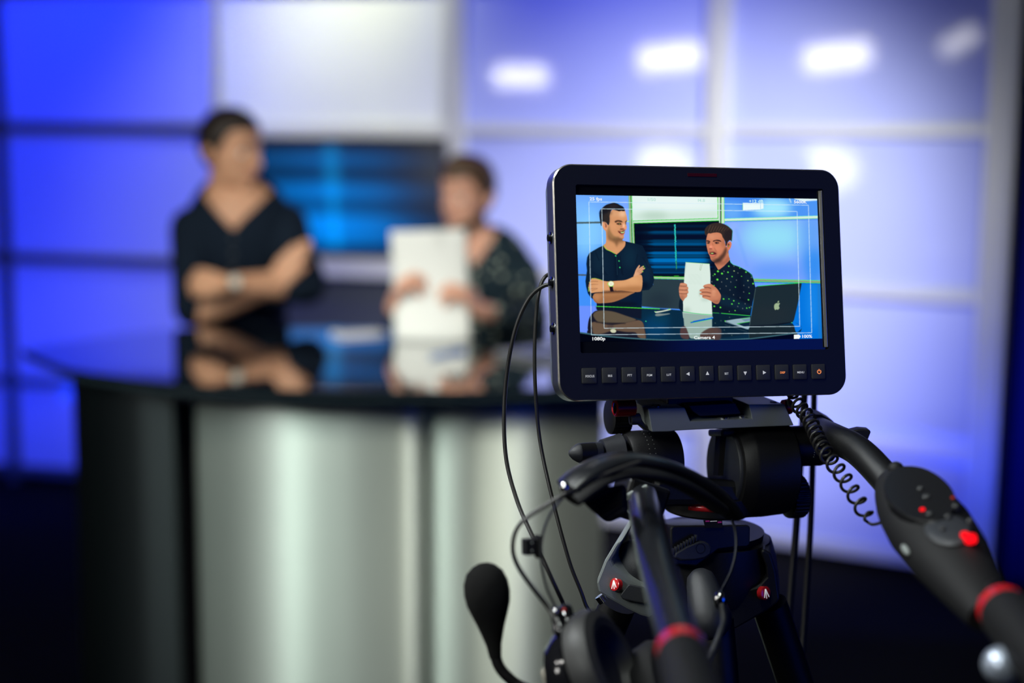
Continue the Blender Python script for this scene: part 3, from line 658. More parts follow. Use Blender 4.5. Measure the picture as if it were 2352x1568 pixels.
obj('clip', MB().box(p0 + zz + pd * 0.128 + V((0, 0, 0.006)), (0.002, 0.035, 0.001), Matrix((V((-pd.y, pd.x, 0)), pd, V((0, 0, 1)))).transposed()), M_alu, pen, smooth=False)
# laptop
lc = V((0.165, 3.66, ZT)); lu = V((-0.6, 0.8, 0)); lv = V((0.8, 0.6, 0)); Ml = Matrix((lv, lu, V((0, 0, 1)))).transposed()
M_lap = mat('laptop_aluminium', (0.62, 0.64, 0.66), 0.3, metal=0.7, var=0.05, bscale=80); M_lid = mat('laptop_lid', (0.10, 0.11, 0.11), 0.4, metal=0.6)
lap = thing('laptop', lc, 'open silver laptop on the right of the desk, partly behind the camera monitor', 'laptop')
obj('base', MB().box(lc + V((0, 0, 0.008)), (0.35, 0.24, 0.014), Ml), M_lap, lap, smooth=False, bevel=0.004)
kb = obj('keyboard', MB().box(lc + lu * -0.035 + V((0, 0, 0.0153)), (0.29, 0.11, 0.001), Ml), M_black, lap, smooth=False)
for r_ in range(5):
    for c_ in range(13): 
        kk = lc + lu * (-0.08 + r_ * 0.021) + lv * (-0.132 + c_ * 0.022) + V((0, 0, 0.0166))
        if r_ == 0 and c_ == 0: k0 = obj('key', MB().box(kk, (0.018, 0.017, 0.0014), Ml), M_btn, kb, smooth=False); kr = kk
        else:
            k1 = k0.copy(); COL.objects.link(k1); k1.location = kk - kr; k1.parent = kb
obj('touchpad', MB().box(lc + lu * 0.075 + V((0, 0, 0.0154)), (0.11, 0.07, 0.0008), Ml), mat('touchpad', (0.5, 0.52, 0.54), 0.35), lap, smooth=False)
hb = lc - lu * 0.118 + V((0, 0, 0.018)); up = (V((0, 0, 1)) * math.cos(R(18)) - lu * math.sin(R(18))).normalized(); Mh = Matrix((lv, up.cross(lv) * -1, up)).transposed()
lid = obj('lid', MB().box(hb + up * 0.118, (0.35, 0.006, 0.236), Mh), M_lid, lap, smooth=False, bevel=0.0025)
obj('display', MB().box(hb + up * 0.12 + (up.cross(lv)) * 0.0034 * (1 if (up.cross(lv)).dot(lu) > 0 else -1), (0.33, 0.0006, 0.20), Mh), mat('dark_display', (0.01, 0.012, 0.016), 0.1), lid, smooth=False)
# ------------------------------------------------------------------ the live picture shown on the camera's monitor (flat screen content)
S3 = 3; X0, Y0, XW, YH = 1316, 438, 582, 350
CVS = np.zeros((YH * S3, XW * S3, 3))
zA = lambda x, y: (1330 + x / 7.84, 440 + y / 7.84)
zB = lambda x, y: (1540 + x / 6.533, 490 + y / 6.533)
zC = lambda x, y: (1330 + x / 6.533, 560 + y / 6.533)
zD = lambda x, y: (1640 + x / 7.84, 620 + y / 7.84)
zZ = lambda x, y: (1240 + x / 3.267, 360 + y / 3.267)
def T(f, s): return [f(*map(float, q.split(','))) for q in s.split()]
def smooth2(p, n=4):
    k = len(p); out = []
    for i in range(k):
        a, b, c, d = (np.array(p[(i + j) % k], float) for j in (-1, 0, 1, 2))
        for t in np.arange(n) / n: out.append(0.5 * (2 * b + (c - a) * t + (2 * a - 5 * b + 4 * c - d) * t * t + (3 * b - a - 3 * c + d) * t ** 3))
    return out
def blur1(m, s):
    if s <= 0: return m
    r = max(1, int(s * 2.5)); k = np.exp(-0.5 * (np.arange(-r, r + 1) / s) ** 2); k /= k.sum()
    m = np.apply_along_axis(lambda v: np.convolve(v, k, 'same'), 0, m); return np.apply_along_axis(lambda v: np.convolve(v, k, 'same'), 1, m)
def mask(pts, sm=True, blur=0.4):
    if sm: pts = smooth2(pts)
    p = (np.array(pts) - (X0, Y0)) * S3; pad = int(blur * S3 * 3) + 3
    x0, y0 = np.maximum(np.floor(p.min(0)).astype(int) - pad, 0); x1, y1 = np.ceil(p.max(0)).astype(int) + pad
    x1 = min(x1, XW * S3); y1 = min(y1, YH * S3)
    if x1 <= x0 or y1 <= y0: return None
    m = np.zeros((y1 - y0, x1 - x0)); q = np.roll(p, -1, 0)
    for r_ in range(y0, y1):
        yy = r_ + 0.5; h = ((p[:, 1] <= yy) != (q[:, 1] <= yy))
        if not h.any(): continue
        xs = np.sort(p[h, 0] + (yy - p[h, 1]) * (q[h, 0] - p[h, 0]) / (q[h, 1] - p[h, 1]))
        for a, b in zip(xs[::2], xs[1::2]): m[r_ - y0, max(0, int(round(a)) - x0):max(0, int(round(b)) - x0)] = 1
    return x0, y0, x1, y1, blur1(m, blur * S3)
CLIP = [None]
def fill(pts, col, alpha=1.0, sm=True, blur=0.4):
    k = mask(pts, sm, blur)
    if k is None: return
    x0, y0, x1, y1, m = k; m = m * alpha
    if CLIP[0] is not None: m = m * CLIP[0][y0:y1, x0:x1]
    c = np.array(col, float)
    if c.max() > 1.5: c = c / 255
    CVS[y0:y1, x0:x1] = CVS[y0:y1, x0:x1] * (1 - m[..., None]) + c * m[..., None]
def clip(pts=None, sm=True):
    if pts is None: CLIP[0] = None; return
    full = np.zeros(CVS.shape[:2]); x0, y0, x1, y1, m = mask(pts, sm, 0.35); full[y0:y1, x0:x1] = m; CLIP[0] = full
def blob(c, rx, ry, col, alpha=1.0, blur=None, ang=0):
    pts = [(c[0] + rx * math.cos(t) * math.cos(ang) - ry * math.sin(t) * math.sin(ang), c[1] + rx * math.cos(t) * math.sin(ang) + ry * math.sin(t) * math.cos(ang)) for t in np.linspace(0, 2 * math.pi, 25)[:-1]]
    fill(pts, col, alpha, False, min(rx, ry) * 0.6 if blur is None else blur)
def line(p, q, w_, col, alpha=1.0, blur=0.25):
    p, q = np.array(p, float), np.array(q, float); d = (q - p) / np.linalg.norm(q - p); n = np.array((-d[1], d[0])) * w_ / 2
    fill([p - n, q - n, q + n, p + n], col, alpha, False, blur)
def pline(pts, w_, col, alpha=1.0, blur=0.25):
    for a, b in zip(pts[:-1], pts[1:]): line(a, b, w_, col, alpha, blur)
GREEN = (70, 215, 40)
# backdrop
CVS[:] = np.array((75, 145, 250)) / 255
fill(T(zZ, '250,270 680,270 690,650 250,660'), (108, 168, 255), 1, False, 0)
blob(zZ(330, 560), 50, 60, (135, 208, 255), .9, 16); blob(zZ(300, 400), 25, 20, (120, 185, 255), .6, 8); blob(zZ(640, 500), 14, 60, (140, 170, 255), .7, 8)
fill(T(zZ, '250,890 430,890 430,1130 250,1130'), (66, 145, 250), 1, False, 4); fill(T(zZ, '250,1118 450,1118 450,1330 250,1330'), (105, 145, 255), 1, False, 1)
line(zZ(250, 496), zZ(470, 492), 4.2, (75, 100, 108)); line(zZ(250, 885), zZ(390, 888), 3.8, (75, 95, 110)); line(zZ(640, 485), zZ(690, 484), 3.2, (165, 205, 190))
# post left of the screen
for x_, w_, c_ in ((672, 3.2, (140, 175, 170)), (677, 2.6, (170, 180, 150)), (684, 2.6, (50, 150, 45)), (690, 1.8, (150, 215, 170)), (697, 2.6, (175, 185, 150))):
    line(zZ(x_ - 2, 280), zZ(x_ + 10, 660), w_, c_)
line(zZ(668, 280), zZ(676, 650), 1.0, GREEN, .7); line(zZ(690, 280), zZ(697, 480), 1.0, GREEN); line(zZ(704, 495), zZ(712, 660), 1.3, GREEN)
# light box
fill(T(zZ, '692,280 1336,280 1336,462 697,480'), (226, 244, 240), 1, False, .3)
fill(T(zZ, '692,420 1336,405 1336,462 697,480'), (204, 228, 214), .9, False, 6); blob(zZ(860, 440), 30, 10, (170, 200, 180), .6, 8); blob(zZ(1010, 350), 90, 12, (238, 250, 250), .6, 8)
# right bays
fill(T(zZ, '1386,280 2125,280 2125,445 1386,470'), (76, 150, 245), 1, False, .3)
clip(T(zZ, '1386,280 2106,280 2106,440 1386,466'), False)
blob(zZ(1440, 420), 22, 20, (105, 175, 250), .9, 8); blob(zZ(1740, 385), 45, 22, (165, 235, 255), 1, 10); blob(zZ(1590, 330), 25, 15, (60, 130, 235), .8, 8); blob(zZ(2020, 400), 22, 14, (80, 150, 245), .8, 8); blob(zZ(1480, 300), 30, 8, (60, 125, 235), .8, 5)
fill(T(zZ, '1522,345 1678,348 1678,388 1650,396 1522,402'), (236, 252, 252), 1, False, .5); line(zZ(1656, 345), zZ(1656, 392), 1.2, (150, 205, 240)); line(zZ(1522, 350), zZ(1522, 400), .8, GREEN, .6)
fill(T(zZ, '1905,300 2106,312 2106,326 1980,334 1910,318'), (226, 248, 250), 1, False, .8); line(zZ(1870, 305), zZ(1885, 345), 2.6, (205, 235, 245), .8, .8); clip()
fill(T(zZ, '1386,484 2120,462 2125,930 1386,915'), (128, 165, 255), 1, False, .3)
clip(T(zZ, '1386,484 2106,466 2112,925 1386,915'), False)
blob(zZ(1760, 600), 80, 45, (150, 226, 248), 1, 22); blob(zZ(2040, 600), 25, 60, (90, 160, 245), .8, 14); blob(zZ(1450, 560), 12, 30, (150, 185, 255), .8, 8)
blob(zZ(2060, 820), 25, 40, (45, 140, 240), .9, 12); blob(zZ(1780, 860), 60, 18, (95, 155, 250), .7, 10); line(zZ(1470, 540), zZ(1560, 830), 4, (90, 150, 250), .35, 3); line(zZ(1386, 486), zZ(2105, 469), 1.6, (40, 100, 230), .6, .8); clip()
fill(T(zZ, '1440,940 2125,940 2125,1372 1440,1372'), (5, 118, 222), 1, False, .3); blob(zZ(1700, 960), 60, 10, (120, 165, 255), .9, 4)
blob(zZ(2050, 1100), 14, 60, (30, 140, 235), .7, 8); line(zZ(2105, 300), zZ(2120, 1372), 2.4, (45, 90, 105), 1, .6); line(zZ(2092, 950), zZ(2100, 1372), 4, (60, 120, 170), .5, 2)
for y0_, y1_, y2_ in ((470, 442, 0),):
    line(zZ(1380, 473), zZ(2105, 451), 6.2, (214, 238, 222), 1, .3); line(zZ(1380, 464.5), zZ(2105, 441.5), 1.0, (90, 240, 190), .9); line(zZ(1380, 482), zZ(2105, 461), 1.0, (60, 225, 90), .9)
line(zZ(1590, 925), zZ(2118, 938), 5.4, (150, 178, 140), 1, .3); line(zZ(1590, 928), zZ(2118, 941), 1.4, (110, 130, 100), .9, .4); line(zZ(1590, 916), zZ(2118, 929), 1.2, (60, 235, 60)); line(zZ(1590, 935), zZ(2118, 948), 1.2, (60, 235, 60)); line(zZ(1590, 940), zZ(2118, 953), 1.2, (10, 60, 210), .7)
# post right of the screen
for x_, w_, c_ in ((1344, 6, (196, 226, 206)), (1358, 2.4, (20, 40, 32)), (1371, 6.5, (210, 232, 212))): line(zZ(x_, 280), zZ(x_, 500), w_, c_)
line(zZ(1334, 290), zZ(1336, 470), 1.3, GREEN); line(zZ(1381, 290), zZ(1384, 500), 1.3, (120, 245, 90)); line(zZ(1362, 290), zZ(1363, 500), .9, GREEN)
# television
fill(T(zZ, '706,496 1345,478 1345,900 720,900'), (6, 14, 30), 1, False, .3)
line(zZ(700, 490), zZ(1345, 470), 4.4, (198, 224, 206)); line(zZ(697, 481), zZ(1338, 461), 1.4, (35, 205, 35)); line(zZ(706, 498), zZ(1345, 479), 1.4, (45, 215, 30))
clip(T(zZ, '716,505 1338,488 1338,888 726,892'), False)
for y_, h_, c_, a_ in ((520, 5, (0, 32, 60), .8), (566, 5, (0, 72, 120), .95), (577, 3, (0, 55, 95), .8), (598, 6, (4, 14, 40), .8), (632, 6, (0, 62, 105), .9), (655, 6, (0, 84, 140), .95), (690, 5, (2, 30, 56), .8), (722, 6, (0, 100, 170), 1), (745, 5, (0, 80, 130), .9), (772, 6, (0, 112, 190), 1), (786, 3, (0, 130, 215), 1), (800, 4, (0, 76, 140), .9), (826, 6, (0, 104, 172), .9), (850, 3, (0, 60, 105), .8), (868, 4, (0, 72, 124), .8)):
    fill(T(zZ, f'{860},{y_ - h_ * 1.9} {1240},{y_ - h_ * 1.9} {1300},{y_} {1240},{y_ + h_ * 1.9} {860},{y_ + h_ * 1.9} {800},{y_}'), c_, a_, False, 1.4); fill(T(zZ, f'720,{y_ - h_ * 1.4} 1330,{y_ - h_ * 1.4} 1330,{y_ + h_ * 1.4} 720,{y_ + h_ * 1.4}'), c_, a_ * .35, False, 1.4)
blob(zZ(740, 700), 12, 70, (3, 8, 24), .8, 8); blob(zZ(1320, 700), 16, 70, (3, 8, 24), .85, 10)
wf = rng.normal(size=80); 
for k in range(42):
    y_ = 508 + k * 8.2; x_ = 1013 + (y_ - 508) * 0.034; h_ = 3.6 * (0.75 if k < 30 else .45); line(zZ(x_ + wf[k] * 1.5, y_), zZ(x_ + wf[k] * 1.5, y_ + 9), h_ if k < 33 else 1.8, (20, 190, 220) if k < 33 else (10, 60, 90), .85); line(zZ(x_ - 5 + wf[k], y_), zZ(x_ - 5 + wf[k + 20], y_ + 8), .8, (80, 250, 160), .55 if k < 36 else .2)
line(zZ(1016, 505), zZ(1019, 640), 1.1, (90, 250, 170), .8)
line(zZ(1022, 700), zZ(1026, 840), 1.1, (80, 235, 90), .7); clip()
line(zZ(850, 893), zZ(1090, 898), 1.0, (0, 8, 4)); line(zZ(1005, 893), zZ(1045, 894), .9, GREEN)
fill(T(zZ, '850,916 1090,922 1090,1145 765,1122 765,980 850,960'), (42, 60, 66), 1, False, .3); blob(zZ(900, 1080), 30, 20, (34, 48, 56), .8, 10)
line(zZ(852, 905), zZ(1088, 911), 4.2, (168, 196, 160)); line(zZ(852, 897.5), zZ(1088, 902), 1.2, GREEN); line(zZ(852, 912.5), zZ(1088, 918.5), 1.2, GREEN)
# desk top and the reflections in it
fill(T(zC, '240,935 700,952 1210,975 1372,985') + T(zB, '180,1455 640,1490 1190,1540') + T(zD, '650,825 1400,930 1500,960 1575,1010 1582,1050 1560,1110 1400,1140 1200,1165 900,1205 640,1235 300,1255 0,1265') + T(zC, '1372,1445 1000,1430 700,1410 400,1385 180,1355 -20,1325 -20,1180 100,1100 200,1040'), (9, 42, 62), 1, False, .3)
fill(T(zC, '-20,930 262,936 275,1000 200,1060 160,1110 140,1200 130,1280 160,1340 -20,1325'), (108, 146, 255), 1, False, .4)
blob(zC(1150, 1250), 30, 26, (6, 66, 110), .8, 10); blob(zC(1230, 1120), 20, 8, (10, 60, 84), .9, 6)
fill(T(zC, '255,940 940,965 935,1130 700,1080 500,1010 300,1000 262,985'), (16, 24, 38), 1, False, 1)
clip(T(zC, '130,1240 150,1120 200,1040 260,1000 350,990 520,1010 700,1070 860,1130 950,1170 985,1260 1000,1430 860,1420 160,1350 135,1290'))
fill(T(zC, '120,1000 1010,1000 1010,1440 120,1360'), (24, 24, 34), 1, False, 0)
fill(T(zC, '215,1050 300,1000 500,1012 700,1075 860,1135 700,1180 450,1190 300,1175 235,1120'), (94, 82, 64), 1, True, 1); fill(T(zC, '180,1190 260,1170 500,1215 900,1140 960,1180 985,1290 1000,1430 890,1400 850,1330 700,1320 520,1300 350,1345 220,1350 200,1260'), (104, 84, 66), 1, True, 1)
line(zC(250, 1175), zC(700, 1195), 2.0, (30, 26, 26), .7, 1); blob(zC(470, 1240), 8, 5, (60, 48, 48), .5, 1.5); clip()
blob(zC(513, 1305), 6.8, 4.4, (205, 208, 176), 1, .4, .1); line(zC(470, 1262), zC(480, 1272), 1, (70, 240, 60)); line(zC(530, 1265), zC(540, 1276), 1, (70, 240, 60))
# laptop and second man's reflections
fill(T(zB, '180,1475 470,1510 625,1520 640,1568 655,1568 470,1568 190,1568'), (186, 212, 198), 1, False, .4)
fill(T(zZ, '1075,1172 1200,1182 1293,1190 1293,1260 1290,1310 1190,1368 1130,1362 1085,1290'), (150, 175, 165), 1, False, .6)
fill(T(zZ, '1055,1290 1085,1270 1105,1300 1120,1365 1060,1355'), (82, 60, 56), 1, True, .8); fill(T(zZ, '1205,1330 1250,1295 1300,1280 1355,1300 1350,1340 1300,1370 1215,1365'), (86, 66, 56), 1, True, .8)
fill(T(zZ, '1296,1172 1570,1196 1570,1330 1360,1360 1330,1290 1296,1270'), (10, 34, 46), 1, False, 1)
# desk rim and the dark front below it
rim = T(zC, '-20,1325 180,1355 400,1385 700,1410 1000,1430 1372,1446') + T(zD, '300,1256 640,1236 900,1206 1200,1166 1400,1141 1500,1130')
fill(rim + [(1830, 800), (1300, 800)], (2, 4, 6), 1, False, .3); fill([(1690, 781.5), (1735, 779.5), (1800, 772), (1824, 768), (1820, 776), (1812, 800), (1690, 800)], (2, 4, 8), 1, False, .3)
pline(rim, 3.2, (62, 106, 116), .95, .4)
# standing man
shirt = [zC(360, 25), zC(300, 50), zC(200, 108), zC(150, 140), zC(120, 200), zC(108, 300), zC(118, 400), zC(105, 480), zC(95, 560), zC(105, 640), zC(130, 740), zC(170, 800), zC(210, 830), zC(262, 885), zC(265, 936), zC(600, 948), zC(940, 962), zC(945, 820), zC(948, 700), zC(1050, 690), zC(1105, 630), zC(1128, 540), zC(1115, 430), zC(1080, 340), zC(1045, 285), zC(1025, 210), zC(1000, 120), zC(960, 40), zA(1140, 970), zA(1000, 930), zA(900, 908), zA(822, 888), zA(760, 870), zA(600, 880), zA(480, 940)]
face = T(zA, '600,325 690,340 820,338 842,390 856,430 868,505 852,545 850,590 860,635 852,680 826,700 826,745 806,790 812,830 790,852 782,880 828,893 836,930 822,985 770,1050 700,1112 668,1132 640,1110 560,1072 480,1036 438,968 476,930 486,880 486,800 476,710 452,690 430,650 414,600 414,560 430,544 460,538 495,560 520,600 545,560 545,430 560,390')
clip(shirt, False); fill(shirt, (12, 30, 48), 1, False, 0)
blob(zC(300, 250), 14, 30, (18, 42, 60), .8, 8); blob(zC(760, 200), 16, 26, (16, 44, 62), .8, 8); blob(zC(560, 330), 4, 34, (8, 20, 36), .8, 3); blob(zC(430, 330), 10, 30, (14, 34, 54), .6, 6); blob(zC(1020, 420), 8, 30, (16, 44, 66), .6, 5); blob(zC(870, 840), 16, 18, (6, 26, 52), .8, 8); blob(zC(980, 620), 10, 8, (8, 16, 30), .8, 4); blob(zC(560, 900), 50, 5, (10, 16, 28), .8, 3)
for a, b in (((250, 120), (300, 250)), ((880, 150), (850, 320)), ((330, 350), (420, 470)), ((640, 330), (660, 470)), ((200, 420), (330, 500)), ((960, 200), (1040, 360))): line(zC(*a), zC(*b), 1.6, (8, 18, 32), .7, 1.2)
clip(); pline([shirt[i] for i in range(4, 13)], .8, (30, 110, 220), .7, .4)
clip(face); fill(face, (213, 150, 104), 1, True, 0)
blob(zA(780, 400), 9, 7, (250, 205, 166), .8, 4); blob(zA(640, 400), 10, 6, (224, 170, 126), .7, 4); blob(zA(620, 620), 9, 7, (226, 160, 112), .7, 4)
fill(T(zA, '515,690 560,780 640,845 720,868 800,850 800,900 700,960 600,900 520,850'), (120, 86, 54), .75, True, 2.4); blob(zA(700, 850), 12, 4, (96, 70, 46), .7, 2.5); fill(T(zA, '540,600 560,700 620,790 700,840 640,850 560,790 520,700'), (138, 106, 66), .75, True, 2.0)
fill(T(zA, '690,860 780,870 700,960 680,1000 660,940'), (112, 76, 48), .7, True, 2); blob(zA(560, 980), 10, 6, (214, 156, 106), .7, 4); blob(zA(740, 960), 7, 9, (210, 150, 104), .8, 3.5); blob(zA(660, 1070), 8, 4, (222, 160, 110), .7, 3)
fill(T(zA, '640,535 690,512 755,520 785,545 760,552 700,540 660,560'), (66, 44, 32), .9, True, .7); fill(T(zA, '830,545 865,512 872,525 850,560'), (48, 30, 22), .9, True, .5)
fill(T(zA, '672,575 710,560 750,565 768,588 735,600 690,592'), (58, 36, 26), .85, True, .6); fill(T(zA, '836,565 856,560 852,590 838,588'), (62, 40, 30), .8, True, .5); line(zA(722, 572), zA(730, 582), 1.1, (150, 225, 60), .8); line(zA(722, 585), zA(732, 590), .7, (220, 220, 190), .7)
fill(T(zA, '790,560 815,600 850,640 852,668 820,680 760,672 752,650 775,620'), (228, 152, 110), .9, True, 1.2); blob(zA(806, 612), 3, 5, (252, 196, 160), .9, 1.5); blob(zA(832, 655), 3, 2, (240, 160, 130), .8, 1); blob(zA(775, 674), 5, 1.8, (110, 60, 42), .8, .8); line(zA(770, 590), zA(760, 640), 2, (170, 110, 74), .6, 1.2)
fill(T(zA, '700,712 760,715 815,690 832,690 824,725 800,758 765,765 725,745'), (100, 40, 34), .95, True, .5); fill(T(zA, '745,728 800,725 815,700 822,702 812,735 790,748 760,745'), (210, 235, 170), .9, True, .4); line(zA(760, 728), zA(800, 724), .8, (120, 235, 60), .8); fill(T(zA, '725,748 770,768 808,752 800,775 760,785'), (206, 104, 88), .9, True, .6); blob(zA(770, 815), 6, 3, (216, 152, 110), .8, 1.5); line(zA(700, 700), zA(720, 740), 1.2, (150, 95, 62), .8, .7); line(zA(755, 690), zA(700, 712), 1.2, (150, 92, 64), .7, .8)
fill(T(zA, '432,548 462,542 492,564 516,605 514,650 500,684 470,680 445,660 426,610'), (226, 156, 116), 1, True, .5); fill(T(zA, '460,575 485,580 500,610 490,650 470,630 474,600'), (130, 74, 56), .8, True, .7); line(zA(440, 560), zA(432, 600), .9, (250, 190, 150), .8)
clip()
fill(T(zA, '362,380 376,338 408,304 440,272 492,236 560,214 625,201 682,211 732,240 790,270 818,308 824,345 790,350 760,346 725,353 690,344 660,334 604,322 578,340 562,390 548,430 548,490 546,560 531,602 514,590 496,560 470,543 430,538 412,560 405,622 390,590 377,520 366,440'), (26, 26, 30), 1, True, .4)
fill(T(zA, '470,390 540,400 545,470 540,560 500,560 440,530 430,450'), (52, 44, 38), .8, True, 2.2); blob(zA(560, 385), 5, 4, (100, 76, 56), .5, 2.5); blob(zA(620, 260), 12, 4, (48, 42, 44), .7, 3); line(zA(380, 330), zA(365, 430), .8, (20, 120, 230), .8); pline(T(zA, '640,198 700,215 790,262 822,305'), .8, (40, 150, 250), .8)
pline(T(zA, '438,966 500,1045 580,1080 650,1120'), 1.0, (130, 225, 40), 1); 
for a, b in ((660, 1155), (720, 1248), (735, 1365)): blob(zA(a, b), 1.6, 1.6, (60, 220, 120), 1, .4)
line(zA(675, 1150), zA(690, 1500), 1.0, (30, 62, 78), .8); line(zA(740, 1150), zA(770, 1480), 1.0, (8, 14, 26), .8)
# his arms
la = T(zC, '205,800 215,770 240,742 350,725 500,715 680,705 835,722 770,760 650,822 520,870 400,886 300,890 255,884 222,850')
clip(la); fill(la, (176, 122, 78), 1, True, 0); fill(T(zC, '230,800 500,780 760,760 650,830 400,895 260,890'), (150, 100, 62), .7, True, 4); line(zC(260, 728), zC(820, 712), 4.5, (86, 54, 34), .8, 1.6); blob(zC(270, 800), 8, 8, (196, 138, 96), .8, 4); line(zC(215, 830), zC(280, 890), 1.4, (120, 74, 60), .8, .8); clip()
ha = T(zC, '815,492 833,440 850,390 880,342 905,315 914,330 897,368 930,345 962,328 976,336 958,358 984,358 984,376 955,398 960,410 950,428 925,450 900,475 850,492')
clip(ha); fill(ha, (216, 160, 122), 1, True, 0); line(zC(880, 420), zC(960, 345), .9, (150, 100, 72), .8, .4); line(zC(895, 435), zC(975, 372), .9, (150, 100, 72), .8, .4); line(zC(900, 460), zC(955, 415), .9, (140, 92, 66), .8, .4); line(zC(893, 372), zC(862, 430), .9, (170, 116, 84), .7, .4); blob(zC(850, 450), 4, 6, (230, 172, 132), .6, 2); clip()
for a, b in ((967, 335), (983, 362), (957, 413)): blob(zC(a, b), 1.3, 1.1, (150, 235, 70), 1, .3)
ra = T(zC, '142,655 150,600 165,560 185,522 212,514 280,524 350,548 430,562 560,553 700,540 820,490 895,466 938,468 952,530 950,620 935,692 905,718 800,718 650,702 520,706 430,716 340,720 250,727 182,736 158,705')
clip(ra); fill(ra, (216, 156, 106), 1, True, 0); fill(T(zC, '520,660 700,640 950,640 930,720 800,730 520,715'), (168, 112, 66), .75, True, 3.5); blob(zC(800, 540), 16, 7, (230, 172, 118), .8, 5); blob(zC(640, 600), 14, 5, (224, 164, 112), .7, 4); line(zC(350, 712), zC(560, 700), 2.6, (110, 70, 44), .8, 1.3)
for a, b, c in ((560, 285, 566), (606, 288, 606), (668, 280, 660)): pline([zC(158, a + 8), zC(215, a), zC(c - 0 if False else b, (a + c) / 2)], 1.0, (140, 88, 60), .9, .4)
blob(zC(300, 640), 10, 8, (226, 168, 124), .6, 4); line(zC(190, 700), zC(280, 668), 1.0, (140, 90, 60), .7, .5); clip()
pline(T(zC, '188,519 240,515 300,530 355,548'), 1.0, (150, 215, 60), .9); line(zC(150, 580), zC(158, 570), 1.1, (190, 240, 110)); 
for y_ in (660, 685, 705): blob(zC(146, y_), 1.0, 1.3, (170, 240, 80), 1, .3)
fill(T(zC, '455,640 505,635 512,680 520,712 470,712 462,680'), (28, 18, 24), 1, False, .5); blob(zC(478, 598), 7.4, 6.6, (196, 190, 110), 1, .3); blob(zC(480, 598), 6.3, 5.5, (240, 242, 214), 1, .3); line(zC(480, 598), zC(486, 606), .6, (120, 110, 90), .9); line(zC(480, 598), zC(470, 601), .5, (120, 110, 90), .9); blob(zC(434, 600), .9, 2.2, (120, 240, 60), 1, .3); blob(zC(458, 634), 1.5, 1, (90, 240, 60), 1, .3); blob(zC(500, 634), 1.5, 1, (90, 240, 60), 1, .3)
line(zC(255, 936), zC(700, 953), 1.5, (70, 225, 50)); line(zC(700, 953), zC(1212, 975), 1.6, (80, 230, 50))
fill(T(zC, '1130,1008 1150,1012 1250,1000 1350,975 1372,975 1372,990 1250,1020 1160,1035 1138,1025'), (205, 215, 195), 1, True, .4); fill(T(zC, '1140,1068 1170,1045 1280,1045 1350,1040 1360,1052 1250,1075 1170,1085'), (120, 134, 132), 1, True, .5); line(zC(1135, 1010), zC(1160, 1018), 1, (70, 230, 60)); line(zC(1330, 985), zC(1368, 974), 1, (70, 230, 60)); blob(zC(1003, 1160), 1.6, 1.2, (60, 225, 130), 1, .4)
# seated man
sh2_ = T(zB, '660,830 655,760 700,840 720,842 800,790 890,690 905,740 940,770 1000,785 1080,820 1180,880 1225,920 1250,1000 1262,1060 1278,1120 1265,1200 1235,1330 1220,1420 1200,1540 900,1512 625,1490 590,1480 600,850') 
fill(T(zB, '140,1290 180,1320 195,1450 150,1450 125,1400'), (14, 30, 40), 1, True, .5)
clip(sh2_, False); fill(sh2_, (13, 26, 36), 1, False, 0); blob(zB(1050, 1050), 10, 30, (6, 14, 24), .8, 8); blob(zB(850, 1000), 20, 24, (16, 34, 46), .7, 8); blob(zB(1150, 1000), 10, 18, (15, 36, 50), .7, 6); fill(T(zB, '750,1215 900,1260 1100,1350 1220,1400 1200,1480 900,1400 740,1350'), (16, 40, 54), .8, True, 3); line(zB(1000, 1260), zB(1200, 1340), 3, (5, 10, 18), .8, 2); line(zB(620, 1400), zB(880, 1480), 3, (6, 14, 22), .7, 2)
clip(); pline(T(zB, '870,590 880,660 900,730 940,768 1040,805 1130,850 1200,900 1235,970'), .9, (40, 225, 130), .75)
for x_, y_, r_ in ((712, 868, 2.4), (773, 902, 2.3), (704, 992, 2.5), (665, 912, 1.9), (640, 933, 1.1), (875, 792, 1.7), (955, 863, 1.6), (863, 882, 1.8), (925, 947, 1.5), (1133, 880, 1.8), (1040, 818, 1.3), (1067, 943, 1.2), (848, 980, 1.6), (1162, 1008, 1.6), (1240, 1053, 2.0), (655, 1080, 1.3), (975, 1105, 1.2), (1183, 1198, 1.3), (797, 1283, 1.9), (877, 1283, 1.3), (950, 1310, 1.7), (1026, 1350, 1.3), (1170, 1295, 1.8), (922, 1358, 1.8), (658, 1393, 2.0), (750, 1410, 2.0), (1145, 1420, 1.5), (1184, 1412, 1.4), (970, 1457, 1.4)):
    blob(zB(x_, y_), r_, r_ * .9, (100, 235, 70) if r_ != 1.6 else (160, 190, 120), 1, .4)
for x_, y_ in ((803, 868), (953, 790), (1012, 893), (990, 1000), (905, 1028), (835, 1090), (893, 1148), (1100, 1080), (1098, 1178), (947, 1220), (1045, 1265), (768, 1028), (620, 1025), (1213, 960), (1083, 1425), (883, 1470), (1010, 1395), (745, 1130), (1175, 1108), (1120, 1355), (1210, 1400)):
    blob(zB(x_, y_), 1.2, 1.5, (112, 120, 116), .85, .4)
f2 = T(zB, '565,300 640,288 760,280 800,370 826,470 840,500 850,455 880,420 906,425 918,455 906,510 886,545 872,560 874,610 880,650 893,685 870,720 800,790 735,840 715,842 695,810 665,760 662,740 700,745 640,725 605,690 590,640 565,590 548,520 540,480 536,410 545,350')
clip(f2); fill(f2, (206, 128, 92), 1, True, 0)
blob(zB(620, 350), 8, 6, (226, 156, 120), .8, 4); blob(zB(700, 340), 9, 6, (216, 144, 108), .7, 4); blob(zB(700, 520), 9, 7, (226, 138, 102), .8, 4); blob(zB(800, 440), 5, 10, (160, 96, 66), .7, 4)
